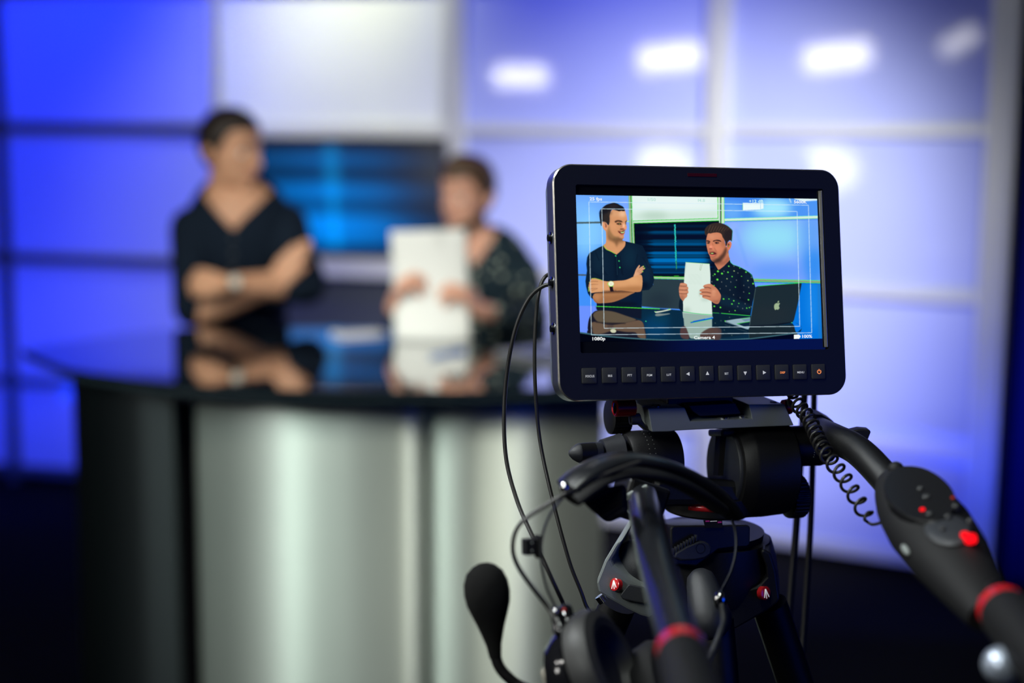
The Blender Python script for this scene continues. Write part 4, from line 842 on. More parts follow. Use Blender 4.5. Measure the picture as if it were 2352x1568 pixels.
fill(T(zB, '835,500 845,560 820,640 770,700 700,745 645,730 620,700 650,690 700,680 740,640 780,600 800,560'), (74, 48, 34), .9, True, 2.2); blob(zB(700, 715), 12, 4, (62, 42, 32), .8, 3); fill(T(zB, '575,540 600,560 680,570 700,600 690,640 640,670 600,650 580,600'), (150, 86, 64), .6, True, 2)
fill(T(zB, '680,745 790,720 870,640 890,690 830,760 760,780 700,790'), (150, 88, 66), .75, True, 3); blob(zB(730, 800), 5, 5, (196, 124, 92), .8, 2.5)
fill(T(zB, '536,408 560,402 595,418 590,432 560,420 540,422'), (52, 32, 26), .95, True, .5); fill(T(zB, '640,410 690,395 740,400 765,425 735,420 680,412 645,425'), (52, 32, 26), .95, True, .5)
fill(T(zB, '545,432 575,428 592,440 575,456 550,454'), (70, 42, 34), .85, True, .6); fill(T(zB, '665,432 700,426 730,436 722,452 690,458 672,450'), (70, 42, 34), .85, True, .6); blob(zB(572, 441), 1.3, 1.2, (16, 12, 12), .9, .4); blob(zB(692, 442), 1.4, 1.2, (16, 12, 12), .9, .4); blob(zB(560, 441), .8, .8, (190, 160, 140), .8, .3); blob(zB(710, 443), .8, .8, (190, 150, 130), .8, .3)
fill(T(zB, '610,430 630,470 655,510 650,530 620,540 585,532 580,510 596,480'), (222, 130, 98), .85, True, 1.3); blob(zB(605, 500), 3.4, 2.6, (246, 160, 128), .9, 1.4); blob(zB(602, 532), 4, 1, (110, 54, 44), .8, .6); line(zB(625, 445), zB(640, 480), 1.4, (156, 92, 66), .6, .8); line(zB(655, 515), zB(690, 570), 1.2, (150, 86, 64), .7, .8)
fill(T(zB, '585,590 620,580 650,578 690,600 665,618 620,622 598,612'), (84, 32, 30), .95, True, .5); fill(T(zB, '604,594 640,590 650,600 636,607 608,606'), (150, 215, 90), .8, True, .4); blob(zB(625, 600), 2, 1, (240, 240, 200), .6, .4); fill(T(zB, '590,618 630,622 675,618 650,640 610,642'), (222, 112, 96), .95, True, .6); blob(zB(640, 690), 6, 3, (184, 116, 84), .7, 2)
fill(T(zB, '850,460 876,425 903,425 916,455 905,505 885,540 865,540 850,500'), (216, 126, 92), 1, True, .5); fill(T(zB, '868,450 885,460 880,490 868,510 860,480'), (90, 40, 30), .85, True, .6); pline(T(zB, '885,408 900,408 910,425'), 1.2, (130, 240, 50)); blob(zB(872, 490), .9, 1.6, (130, 230, 60), .9, .4); line(zB(868, 560), zB(862, 600), .7, (40, 26, 22), .8)
clip()
fill(T(zB, '540,335 518,310 513,262 524,225 555,190 600,160 660,142 720,140 770,150 830,172 880,205 915,235 932,262 928,320 925,370 918,420 900,402 875,412 856,440 845,480 828,484 822,430 805,390 782,355 765,310 730,290 690,286 640,290 600,300 572,296 552,310'), (54, 42, 34), 1, True, .4)
clip(T(zB, '540,335 518,310 513,262 524,225 555,190 600,160 660,142 720,140 770,150 830,172 880,205 915,235 932,262 928,320 925,370 918,420 900,402 875,412 856,440 845,480 828,484 822,430 805,390 782,355 765,310 730,290 690,286 640,290 600,300 572,296 552,310'))
for k in range(16):
    x_ = 540 + k * 20; line(zB(x_, 285 - k * 2), zB(x_ + 45, 175 + k * 3), 1.5, (112, 88, 62) if k % 2 else (30, 24, 22), .55, .8)
fill(T(zB, '830,250 925,260 925,400 860,420 830,480 815,400 800,340'), (34, 28, 26), .75, True, 2.5); clip(); pline(T(zB, '830,160 880,200 930,260 928,330 920,420'), .8, (30, 210, 190), .7)
# papers and hands
pp = T(zB, '228,732 470,748 587,757 598,900 600,1050 615,1250 622,1400 628,1518 470,1508 320,1490 190,1470 188,1330 198,1100 208,950 218,820')
fill(pp, (218, 235, 224), 1, False, .4); clip(pp, False); blob(zB(250, 1450), 8, 6, (176, 198, 180), .6, 4); line(zB(235, 740), zB(215, 900), 2.2, (190, 214, 196), .7, 1.2); blob(zB(520, 1290), 10, 4, (184, 206, 192), .7, 3); blob(zB(440, 1200), 2, 8, (176, 198, 184), .7, 1.5)
for k in range(9): line(zB(270, 915 + k * 17), zB(470, 921 + k * 17), .5, (196, 216, 204), .5)
clip(); pline(T(zB, '225,734 470,750 588,758'), .9, (150, 240, 130), .9); pline(T(zB, '190,1472 330,1494 470,1510 628,1520'), 1.2, (60, 225, 110), .9); pline(T(zB, '452,762 446,800 440,840 448,856 456,845 466,800 478,755'), .8, (150, 172, 140), .9)
for s_, cl_ in (('140,1065 150,1045 200,1042 245,1060 252,1085 240,1095 262,1100 268,1130 258,1150 268,1160 268,1195 250,1205 255,1225 245,1255 215,1280 190,1315 165,1290 140,1250 128,1190 126,1120', 0),):
    hnd = T(zB, s_); clip(hnd); fill(hnd, (204, 136, 102), 1, True, 0)
    for y_, x1_ in ((1092, 250), (1150, 262), (1205, 262)): pline([zB(128, y_ - 4), zB(200, y_), zB(x1_, y_ - 2)], 1.5, (120, 70, 52), .85, .6); line(zB(150, y_ - 28), zB(235, y_ - 22), 1.8, (226, 160, 124), .7, 1)
    blob(zB(170, 1270), 6, 8, (160, 100, 74), .7, 3); clip()
hnd = T(zB, '490,1100 500,1078 540,1062 600,1056 650,1085 700,1130 740,1190 757,1230 750,1290 725,1345 695,1358 650,1345 600,1310 540,1285 490,1268 472,1248 480,1232 440,1215 437,1198 455,1188 470,1180 440,1168 438,1148 460,1132 510,1120')
clip(hnd); fill(hnd, (200, 128, 94), 1, True, 0)
for p_ in ('500,1112 560,1108 610,1125', '455,1184 540,1180 610,1196', '475,1238 540,1236 600,1250'): pline(T(zB, p_), 1.7, (112, 64, 48), .85, .6)
for p_ in ('520,1085 600,1085', '460,1152 590,1158', '455,1205 600,1222', '500,1255 590,1275'): pline(T(zB, p_), 2.0, (226, 158, 122), .7, 1)
blob(zB(650, 1170), 5, 4, (228, 160, 124), .8, 2.5); blob(zB(645, 1220), 5, 4, (222, 154, 116), .7, 2.5); fill(T(zB, '620,1310 700,1350 750,1290 760,1230 720,1300'), (140, 84, 60), .7, True, 2.5); clip()
line(zB(628, 1490), zB(730, 1495), 1.0, (60, 200, 60), .9); line(zB(760, 1497), zB(1195, 1535), 1.4, (60, 215, 60), .95)
# pen
line(zZ(1130, 1242), zZ(1300, 1208), 3.6, (8, 92, 200), 1, .4); line(zZ(1150, 1245), zZ(1290, 1218), .9, (60, 225, 90), .9); line(zZ(1240, 1215), zZ(1300, 1204), 1.0, (90, 190, 250), .9); line(zZ(1127, 1240), zZ(1150, 1232), 1.0, (130, 225, 60), 1)
for x_, y_ in ((125, 912), (285, 1010), (185, 1078), (320, 1175), (22, 955), (280, 850)): blob(zD(x_, y_), 1.5, 1.5, (66, 92, 88), .8, .6)
fill(T(zD, '0,1040 110,1050 135,1110 110,1250 0,1258'), (84, 64, 56), .9, True, 1.2)
# laptop
fill(T(zD, '640,1000 1440,990 1460,1060 1480,1120 1200,1160 900,1195 640,1228 620,1100'), (24, 38, 36), 1, False, .5); fill(T(zD, '1400,935 1480,955 1560,1000 1580,1040 1560,1070 1480,1118 1440,1000'), (8, 118, 225), 1, True, .4); line(zD(625, 1120), zD(632, 1225), .8, (60, 90, 86), .8)
pline(T(zD, '195,985 400,1050 600,1110'), 1.0, (56, 76, 78), .9, .4)
fill(T(zD, '190,915 400,880 650,850 650,930 640,1030 620,1068 580,1062'), (150, 178, 188), 1, False, .3); fill(T(zD, '495,890 650,862 650,910 560,925'), (110, 140, 165), .9, False, .4); fill(T(zD, '410,965 645,925 640,1010 540,1015'), (16, 38, 56), 1, False, .4); pline(T(zD, '410,968 540,945 640,930'), 1.0, (60, 230, 60), .95); pline(T(zD, '495,880 640,858'), .9, (60, 230, 60), .9); blob(zD(200, 918), 1.3, 1.5, (90, 235, 60), 1, .3); pline(T(zD, '195,930 400,995 590,1062'), 1.4, (120, 146, 156), 1, .3); line(zD(415, 962), zD(470, 975), .8, (60, 230, 60), .8)
lidp = T(zD, '635,1010 690,690 735,350 752,305 790,290 1000,272 1300,250 1540,234 1580,238 1570,300 1500,650 1440,900 1415,940 1200,985 1000,1000 800,1012')
fill(lidp, (28, 42, 42), 1, False, .35); clip(lidp, False); blob(zD(1000, 800), 50, 20, (36, 44, 42), .7, 14); line(zD(748, 330), zD(640, 1000), 1.2, (80, 104, 100), .9, .5); fill(T(zD, '640,1000 1000,985 1430,930 1430,960 640,1030'), (8, 14, 14), 1, False, .6); clip()
pline(T(zD, '790,290 1000,272 1300,250 1540,234'), 1.3, (50, 225, 60), .95); line(zD(1390, 948), zD(1412, 945), 1.4, (70, 240, 150), 1)
fill(T(zD, '1100,608 1135,592 1150,600 1175,592 1187,602 1172,630 1170,660 1180,680 1165,702 1150,715 1125,708 1105,720 1088,700 1082,660 1086,630'), (158, 180, 140), 1, True, .35); fill(T(zD, '1146,590 1148,565 1170,550 1170,572 1158,588'), (158, 180, 140), 1, True, .3); blob(zD(1186, 640), 1.6, 3.0, (28, 42, 42), 1, .3)
# guide frames
for fr_ in ('368,338 2015,363 2040,1320 387,1335 368,338', '465,390 1930,410 1950,1272 482,1286 465,390'):
    q_ = T(zZ, fr_)
    for a, b in zip(q_[:-1], q_[1:]): line(a, b, 1.25, (214, 238, 248), .9, .22)
CVS = np.clip(CVS, 0, 1)
LINC = np.where(CVS <= 0.04045, CVS / 12.92, ((CVS + 0.055) / 1.055) ** 2.4)
def sample_canvas(px, py):
    x = np.clip((px - X0) * S3 - 0.5, 0, XW * S3 - 1.01); y = np.clip((py - Y0) * S3 - 0.5, 0, YH * S3 - 1.01)
    out = 0
    for dx in (-1, 0, 1):
        for dy in (-1, 0, 1):
            xx = np.clip(x + dx, 0, XW * S3 - 1.01); yy = np.clip(y + dy, 0, YH * S3 - 1.01); xi, yi = xx.astype(int), yy.astype(int); fx, fy = (xx - xi)[..., None], (yy - yi)[..., None]
            out = out + (LINC[yi, xi] * (1 - fx) * (1 - fy) + LINC[yi, xi + 1] * fx * (1 - fy) + LINC[yi + 1, xi] * (1 - fx) * fy + LINC[yi + 1, xi + 1] * fx * fy) / 9
    return out
# ------------------------------------------------------------------ studio camera on its tripod
D0 = 1.135
cTL, cTR, cBR, cBL = P(1272, 375, D0), P(1929, 390, D0 * 1.0618), P(1943, 905.5, D0 * 1.0529), P(1281, 922.5, D0 * 0.9911)
XH = ((cTR - cTL) + (cBR - cBL)).normalized(); yv = (cTL - cBL) + (cTR - cBR); NH = XH.cross(yv).normalized(); YV = NH.cross(XH).normalized()
MO = (cTL + cTR + cBR + cBL) / 4; BW = ((cTR - cTL).length + (cBR - cBL).length) / 2; BH = ((cTL - cBL).length + (cTR - cBR).length) / 2
def MP(px, py, w=0.0):                     # point on the plane w metres behind the monitor's front
    r = ray(px, py); return CO + r * ((MO - NH * w - CO).dot(NH) / r.dot(NH))
def uv(p): q = p - MO; return q.dot(XH), q.dot(YV)
def UV(u, v, w=0.0): return MO + XH * u + YV * v - NH * w
MH = Matrix((XH, YV, NH)).transposed()     # local axes: right, up, out of the screen

M_bez = mat('satin_black_plastic', (0.008, 0.009, 0.016), 0.5, spec=0.35, bump=0.12, bscale=1500, var=0.2)
M_trimline = mat('bright_chamfer', (0.75, 0.72, 0.66), 0.25, metal=0.9)
M_side = mat('blue_grey_side_band', (0.16, 0.17, 0.24), 0.28, metal=0.8)
M_shell = mat('graphite_shell', (0.22, 0.26, 0.30), 0.35, metal=0.6, bump=0.1, bscale=900)
M_glassblk = mat('black_screen_glass', (0.006, 0.007, 0.010), 0.12, spec=0.4)
M_rub = mat('matte_black_rubber', (0.006, 0.006, 0.007), 0.65, bump=0.2, bscale=900, spec=0.3)
M_blk = mat('black_powder_coat', (0.006, 0.006, 0.007), 0.42, bump=0.25, bscale=1800, spec=0.45)
M_gloss = mat('gloss_black_plastic', (0.008, 0.008, 0.010), 0.12, spec=0.6, coat=0.5)
M_plate = mat('grey_anodised_plate', (0.30, 0.33, 0.32), 0.42, metal=0.3, bump=0.35, bscale=2600, spec=0.5)
M_red = mat('red_anodised', (0.55, 0.01, 0.015), 0.28, metal=0.7)
M_redp = mat('red_plastic', (0.6, 0.015, 0.02), 0.25, coat=0.5)
M_chrome = mat('chrome', (0.8, 0.8, 0.8), 0.15, metal=1.0)
M_grey = mat('dark_grey_coat', (0.028, 0.030, 0.036), 0.38, bump=0.3, bscale=2200, spec=0.5)
M_cable = mat('black_cable', (0.018, 0.017, 0.016), 0.35, spec=0.5)
M_white = mat('glowing_white_print', (0.8, 0.8, 0.78), 0.5, emit=(0.75, 0.75, 0.72), es=0.35)  # white print with a faint glow put into the material
M_orange = emis('lit_orange_legend', lin(255, 150, 90), 1.1)
M_button = mat('grey_rubber_key', (0.035, 0.036, 0.038), 0.5, spec=0.5, bump=0.1, bscale=2000)

def rrect(hw, hh, r, n=10, cu=0, cv=0):
    out = []
    for sx, sy, a0 in ((1, 1, 0), (-1, 1, 90), (-1, -1, 180), (1, -1, 270)):
        for k in range(n + 1):
            a = R(a0 + 90 * k / n); out.append((cu + sx * (hw - r) + r * math.cos(a), cv + sy * (hh - r) + r * math.sin(a)))
    return out
def loops(mb, Ls, cap0=False, cap1=False):
    n = len(Ls[0]); b = []
    for L_ in Ls: b += L_
    fs = [(i * n + j, i * n + (j + 1) % n, (i + 1) * n + (j + 1) % n, (i + 1) * n + j) for i in range(len(Ls) - 1) for j in range(n)]
    if cap0: fs.append(tuple(range(n)))
    if cap1: fs.append(tuple((len(Ls) - 1) * n + j for j in range(n)))
    return mb.add(b, fs)
def RR(du, r, w, n=10, dv=None, hw=None, hh=None, cu=0, cv=0):
    dv = du if dv is None else dv; return [UV(a, b, w) for a, b in rrect((hw or BW / 2) - du, (hh or BH / 2) - dv, r, n, cu, cv)]

cam_t = thing('studio_camera', UV(0, -BH / 2, 0.05), 'black studio camera with lit rear monitor showing the two men, a button row below', 'camera')
uL, vT = uv(MP(1322, 423)); uR, vB = uv(MP(1902, 802)); uR2, _ = uv(MP(1894, 436)); uR = (uR + uR2) / 2
scu, scv, shw, shh = (uL + uR) / 2, (vT + vB) / 2, (uR - uL) / 2, (vT - vB) / 2
obj('bezel', loops(MB(), [RR(0.0009, 0.0155, 0.0), RR(0, 0.0018, 0.0, hw=shw, hh=shh, cu=scu, cv=scv), RR(0.0002, 0.0018, 0.0035, hw=shw, hh=shh, cu=scu, cv=scv), RR(0.0009, 0.0155, 0.003)]), M_bez, cam_t)
obj('chamfer', loops(MB(), [RR(0.0009, 0.0155, -0.00002), RR(0.0, 0.0162, 0.0012), RR(0.0, 0.0162, 0.0022), RR(0.0012, 0.0155, 0.0022)]), M_trimline, cam_t, 'thin bright edge line')
obj('side_band', loops(MB(), [RR(0.0012, 0.0155, 0.0021), RR(0.0001, 0.0162, 0.0023), RR(0.0001, 0.0162, 0.017), RR(0.0015, 0.0155, 0.018), RR(0.004, 0.0155, 0.018)], False, True), M_side, cam_t)
obj('rear_shell', loops(MB(), [RR(0.002, 0.016, 0.0178), RR(0.0006, 0.017, 0.0188), RR(0.0022, 0.018, 0.027), RR(0.010, 0.018, 0.035), RR(0.03, 0.012, 0.038)], True, True), M_shell, cam_t)
obj('screen_glass', MB().add(RR(0.0, 0.0018, 0.0034, hw=shw + 0.0001, hh=shh + 0.0001, cu=scu, cv=scv) + RR(0.0, 0.0018, 0.0050, hw=shw, hh=shh, cu=scu, cv=scv), [tuple(range(44)), tuple(range(87, 43, -1))] + [(j, (j + 1) % 44, (j + 1) % 44 + 44, j + 44) for j in range(44)]), M_glassblk, cam_t, smooth=False)
# recess edge on the right; its pale metal stands for reflected light
ua, va = uv(MP(1892.5, 437)); ub, vb = uv(MP(1901, 797)); um = (ua + ub) / 2
obj('recess_edge', MB().box(UV(uR - 0.0018, (va + vb) / 2, 0.0022), (0.0030, va - vb, 0.0022), MH @ Matrix.Rotation(R(-28), 3, 'Y')), M_trimline, cam_t, 'inner edge strip, pale to stand for reflected light', smooth=False, bevel=0.0004)
obj('tally_lamp', MB().box(MP(1613, 402, -0.0001), (0.026, 0.0028, 0.0006), MH), mat('dark_red_lens', (0.05, 0.001, 0.005), 0.5, spec=0.2), cam_t, 'dark red tally lamp window', smooth=False, bevel=0.0002)
# camera body and lens on the far side
obj('body', MB().box(UV(0, -0.015, 0.075), (0.15, 0.13, 0.078), MH), M_bez, cam_t, smooth=False, bevel=0.008)
lens = obj('lens', MB().lathe(UV(0, 0, 0.11), -NH, [(0, 0.036), (0.01, 0.038), (0.05, 0.040), (0.055, 0.044), (0.11, 0.044), (0.13, 0.047), (0.135, 0.044), (0.12, 0.040)], 40), M_blk, cam_t)
obj('focus_ring', MB().lathe(UV(0, 0, 0.175), -NH, [(0, 0.0455), (0.03, 0.0455)], 40), M_rub, lens)
obj('lens_glass', MB().lathe(UV(0, 0, 0.236), -NH, [(0, 0.039), (0.003, 0.03), (0.005, 0.012)], 40), M_gloss, lens)
# jacks on the left side
for px, py in ((1268, 543), (1271.5, 646), (1276, 753)):
    e_ = UV(-BW / 2, uv(MP(1280, py))[1], 0.0095)
    j_ = obj('jack', MB().lathe(e_ + XH * 0.001, -XH, [(0, 0.0050), (0.0012, 0.0050), (0.0014, 0.0040)], 24), M_chrome, cam_t, 'round metal socket')
    obj('jack_hole', MB().lathe(e_, -XH, [(0, 0.0028), (0.0026, 0.0028)], 20), M_glassblk, j_)
# buttons
BT = [(1352.9, 863, 'FOCUS'), (1399.1, 862, 'IRIS'), (1444.4, 861, 'PTT'), (1489.6, 860.6, 'PGM'), (1534.2, 859.6, 'LUT'), (1578.7, 858.6, '<'), (1622.7, 857.8, '^'), (1666.3, 857, 'SET'), (1709.4, 856.2, 'v'), (1752.7, 855.4, '>'), (1795.2, 854.6, 'DISP'), (1836.7, 854, 'MENU'), (1879, 853.2, 'O')]
for px, py, tx in BT:
    u_, v_ = uv(MP(px, py)); hb_ = 0.00625
    b_ = obj('button', loops(MB(), [[UV(a + u_, b + v_, 0.0002) for a, b in rrect(hb_, hb_, 0.001, 4)], [UV(a + u_, b + v_, -0.0008) for a, b in rrect(hb_, hb_, 0.001, 4)], [UV(a + u_, b + v_, -0.0012) for a, b in rrect(hb_ - 0.0006, hb_ - 0.0006, 0.0008, 4)]], True, True), M_button, cam_t)
    w_ = -0.00135; m_ = M_orange if tx in ('DISP', 'O') else M_white; c_ = UV(u_ + 0.0003, v_ - (0.0 if len(tx) == 1 else 0.0004), w_); s_ = 0.0020
    if tx in '<^v>': 
        an = {'<': 180, '^': 90, 'v': 270, '>': 0}[tx]; pts = [c_ + XH * s_ * 0.95 * math.cos(R(an + a_)) * 1 + YV * s_ * 0.95 * math.sin(R(an + a_)) for a_ in (0, 125, 235)]
        obj('legend', MB().prism(pts, -NH * 0.0001), m_, b_, smooth=False)
    elif tx == 'O':
        arc = [c_ + XH * 0.0016 * math.cos(R(a_)) + YV * (0.0016 * math.sin(R(a_)) - 0.0001) for a_ in range(125, 416, 15)]
        obj('legend', MB().tube(arc, 0.0003, 6).tube([c_ + YV * 0.0021, c_ + YV * 0.0002], 0.0003, 6), m_, b_)
    else: text_obj('legend', tx, m_, b_, c_, XH, YV, 0.00175 if tx != 'FOCUS' else 0.0018, xs=0.96, extra=0.012)

# the picture on the monitor
u0, v0 = uv(MP(1323.2, 446)); u1, v1 = uv(MP(1889.5, 779.5)); u1 = (uv(MP(1884.5, 455.5))[0] + uv(MP(1889.5, 779))[0]) / 2; v0 = (uv(MP(1323.5, 446))[1] + uv(MP(1884, 455.5))[1]) / 2; v1 = (uv(MP(1329, 782))[1] + uv(MP(1889.5, 779))[1]) / 2
u0 = (uv(MP(1323.5, 446))[0] + uv(MP(1329, 782))[0]) / 2
NU, NV = 564, 330
Mi = CAMM.inverted()
def proj(p): q = Mi @ p; return CX + F * q.x / -q.z, CY - F * q.y / -q.z
uu = np.linspace(u0, u1, NU + 1); vv = np.linspace(v0, v1, NV + 1); UU, VV = np.meshgrid(uu, vv)
wp_ = 0.0032
base = np.array(MO - NH * wp_); pts = base + UU[..., None] * np.array(XH) + VV[..., None] * np.array(YV)
q_ = pts @ np.array(Mi.to_3x3()).T + np.array(Mi.translation)
PXs = CX + F * q_[..., 0] / -q_[..., 2]; PYs = CY - F * q_[..., 1] / -q_[..., 2]
cols = sample_canvas(PXs, PYs)
idx = np.arange((NU + 1) * (NV + 1)).reshape(NV + 1, NU + 1)
quads = np.stack([idx[:-1, :-1], idx[1:, :-1], idx[1:, 1:], idx[:-1, 1:]], -1).reshape(-1, 4)
me = bpy.data.meshes.new('display_picture'); me.vertices.add(idx.size); me.vertices.foreach_set('co', (pts.reshape(-1, 3) - np.array(cam_t.location)).ravel())
me.loops.add(quads.size); me.loops.foreach_set('vertex_index', quads.ravel()); me.polygons.add(len(quads)); me.polygons.foreach_set('loop_start', np.arange(0, quads.size, 4)); me.polygons.foreach_set('loop_total', np.full(len(quads), 4))
me.update(); me.validate(); at = me.color_attributes.new('col', 'FLOAT_COLOR', 'POINT'); at.data.foreach_set('color', np.concatenate([cols.reshape(-1, 3), np.ones((idx.size, 1))], 1).ravel().astype('f'))
dp = bpy.data.objects.new('display_picture', me); COL.objects.link(dp); dp.parent = cam_t; me.materials.append(vcol_emit('lit_camera_picture', 1.0, 0.3, 0.15)); dp['label'] = 'lit live picture of the two men with white guide frames'
M_osd = emis('lit_white_lettering', (0.92, 0.95, 0.95), 1.0); M_osd2 = emis('lit_pale_lettering', lin(190, 228, 218), 1.0); M_osd3 = emis('lit_edge_lettering', lin(205, 245, 245), 1.0)
for tx, xa, ya, hgt, m_ in (('25 fps', 1368.5, 457, 7.2, M_osd), ('1/50', 1496, 458.5, 7.2, M_osd2), ('f4.8', 1611, 460.5, 7.2, M_osd2), ('+12 dB', 1736.5, 462.3, 7.2, M_osd3), ('5600K', 1838, 464, 7.2, M_osd), ('1080p', 1374.5, 778, 7.6, M_osd), ('Camera 4', 1618, 775.2, 7.6, M_osd), ('100%', 1853, 772.5, 7.4, M_osd)):
    text_obj('lettering', tx, m_, dp, MP(xa, ya, wp_ - 0.0003), XH, YV, hgt * 0.000352, xs=1.27, extra=0.018)
cb = [(1823.5, 768.5), (1835.5, 768), (1837, 770), (1838.5, 770.5), (1838.5, 774.5), (1837, 775), (1835.5, 777.5), (1823.5, 778)]
obj('battery_symbol', MB().prism([MP(a, b, wp_ - 0.0003) for a, b in cb], NH * 0.00005), M_osd, dp, smooth=False)

# ------------------------------------------------------------------ fluid head
head = thing('fluid_head', MP(1640, 1256, 0.07), 'black fluid tripod head with grey top plate and red knobs under the studio camera', 'tripod head')
HD = -V((NH.x, NH.y, 0)).normalized()
fp = [(1488, 938), (1573, 936), (1586, 967), (1727, 961), (1719.5, 929), (1802, 928), (1824, 977), (1600, 986.5), (1554, 989), (1535, 991), (1497, 991.5)]
tpw = 0.020; pl_ = obj('top_plate', MB().prism([MP(a, b, tpw) for a, b in fp], HD * 0.105), M_plate, head, 'grey sliding plate', smooth=False, bevel=0.0008)
for a, b, r_ in ((1507, 933, 0.0040), (1662, 959, 0.0045), (1703, 956, 0.0032), (1776, 926, 0.0035)):
    c_ = MP(a, b, 0.030 if b < 950 else 0.026); obj('screw', MB().lathe(c_ - V((0, 0, 0.0008)), V((0, 0, 1)), [(0, r_), (0.0015, r_), (0.0022, r_ * 0.75), (0.0012, r_ * 0.45)], 20), M_chrome, pl_)
obj('slide_plate', MB().prism([MP(a, b, 0.024) for a, b in [(1581, 931), (1689, 925), (1702, 949), (1697, 951), (1608, 956), (1590, 944)]], HD * 0.10), M_bez, head, 'black sliding camera plate', smooth=False, bevel=0.0006)
cf = proj(UV(0, -BH / 2, 0.05))
obj('camera_foot', MB().box(UV(0.01, -BH / 2 + 0.004, 0.075), (0.06, 0.022, 0.075), MH), M_blk, head, smooth=False, bevel=0.001)
def axk(px, py, w, prof, m, name, par=None, lab=None, n=36, dr=None): return obj(name, MB().lathe(MP(px, py, w), dr or XH, prof, n), m, par or head, lab)
axk(1411, 937, 0.028, [(0.001, 0.0045), (0.0, 0.0062), (0.001, 0.0072), (0.017, 0.0072), (0.0175, 0.006)], M_red, 'release_knob', lab='red anodised knob')
axk(1410.6, 937, 0.028, [(-0.0003, 0.0012), (0.0004, 0.0045)], M_glassblk, 'knob_bore')
axk(1798, 934, 0.03, [(0, 0.006), (0.005, 0.0068), (0.0072, 0.0062), (0.008, 0.004)], M_red, 'release_knob', lab='red anodised knob')
def ribbed(px, py, w, r_, L_, m, name, nr=28, lab=None, dome=0.002):
    c_ = MP(px, py, w); mb = MB(); k = nr * 4; prof = [(0, r_ * 0.80), (dome * 0.4, r_ * 0.97), (dome, 1.0), (L_ - 0.001, 1.0), (L_, 0.94)]
    u_ = YV; w2 = XH.cross(u_); vs = []
    for h_, q in prof:
        for j in range(k):
            a_ = 2 * math.pi * j / k; rr_ = (q if q > 0.5 else q / r_ * 1.0) ; rr_ = (r_ * q if q > 0.5 else q); rr_ *= (1 - 0.035 * (j % 4 in (0, 1)) * (h_ > dome * 0.5))
            vs.append(c_ + XH * h_ + (u_ * math.cos(a_) + w2 * math.sin(a_)) * rr_)
    fs = [(i * k + j, i * k + (j + 1) % k, (i + 1) * k + (j + 1) % k, (i + 1) * k + j) for i in range(len(prof) - 1) for j in range(k)] + [tuple(range(k))[::-1], tuple((len(prof) - 1) * k + j for j in range(k))]
    return obj(name, mb.add(vs, fs), m, head, lab, smooth=25)
ribbed(1398, 956, 0.075, 0.0155, 0.017, M_blk, 'balance_knob', 30, 'black ribbed knob')
axk(1448, 963, 0.030, [(0, 0.0044), (0.001, 0.0046), (0.008, 0.0046)], M_grey, 'locking_pin')
obj('lever', MB().prism([MP(a, b, 0.026) for a, b in [(1449, 951), (1470, 948), (1476, 965), (1492, 988), (1484, 988), (1468, 974), (1452, 972)]], -NH * 0.006), M_blk, head, smooth=False, bevel=0.0008)
# left drum
dl = axk(1426, 1062, 0.062, [(0, 0.017), (0.003, 0.024), (0.008, 0.0265), (0.030, 0.0272), (0.046, 0.0272), (0.047, 0.0262)], M_blk, 'tilt_drum', lab='black drum with dotted scale', n=48)
for row, px0 in ((0.0165, 0), (0.0215, 0)):
    for k in range(12):
        a_ = R(20 + k * 9.0); c_ = MP(1426, 1062, 0.062) + XH * row + (YV * math.cos(a_) + NH * math.sin(a_)) * 0.0273
        nn_ = (YV * math.cos(a_) + NH * math.sin(a_))
        if row == 0.0165 and k == 0: d0_ = obj('scale_dot', MB().lathe(c_ - nn_ * 0.0002, nn_, [(0, 0.00035), (0.0003, 0.00035)], 6), mat('scale_print', (0.35, 0.36, 0.30), 0.5), dl, smooth=False)
        obj('scale_dot', MB().lathe(c_ - nn_ * 0.0002, nn_, [(0, 0.00035), (0.0003, 0.00035)], 6), bpy.data.materials['scale_print'], dl, smooth=False) if not (row == 0.0165 and k == 0) else None
axk(1380, 1046, 0.055, [(0, 0.0105), (0.0006, 0.0135), (0.017, 0.0180), (0.0178, 0.0168)], M_grey, 'collar', n=40)
tk = axk(1306, 1041, 0.050, [(0, 0.0004), (0.0008, 0.0024), (0.0035, 0.0052), (0.0075, 0.0076), (0.0095, 0.0083), (0.028, 0.0085)], M_grey, 'friction_knob', lab='pointed friction knob', n=32)
axk(1331, 1041, 0.050, [(0, 0.0086), (0.013, 0.0088), (0.0135, 0.008)], M_blk, 'grip_band', tk)
# right yoke and drums
yk = MP(1660, 1074, 0.06)
obj('yoke_disc', MB().lathe(yk, XH, [(0, 0.0345), (0.0015, 0.0355), (0.003, 0.0355)], 64), M_grey, head)
obj('yoke', MB().lathe(yk + XH * 0.003, XH, [(0, 0.036), (0.001, 0.0385), (0.010, 0.0432), (0.013, 0.0435), (0.030, 0.0435), (0.05, 0.042), (0.052, 0.040)], 64), M_blk, head)
ab = axk(1774, 1026, 0.045, [(0, 0.0165), (0.001, 0.0175), (0.044, 0.0178), (0.054, 0.0150), (0.0545, 0.013)], M_blk, 'drag_arm', n=44)
axk(1771, 1026, 0.042, [(-0.0022, 0.005), (-0.0018, 0.010), (0, 0.0135), (0.003, 0.0145)], M_gloss, 'bubble_level', ab, 'glossy round bubble level')
axk(1769.5, 1030, 0.0425, [(-0.0015, 0.002), (0.0002, 0.0045), (0.002, 0.0045)], mat('level_brass', (0.45, 0.33, 0.12), 0.25, metal=0.8), 'level_vial', ab)
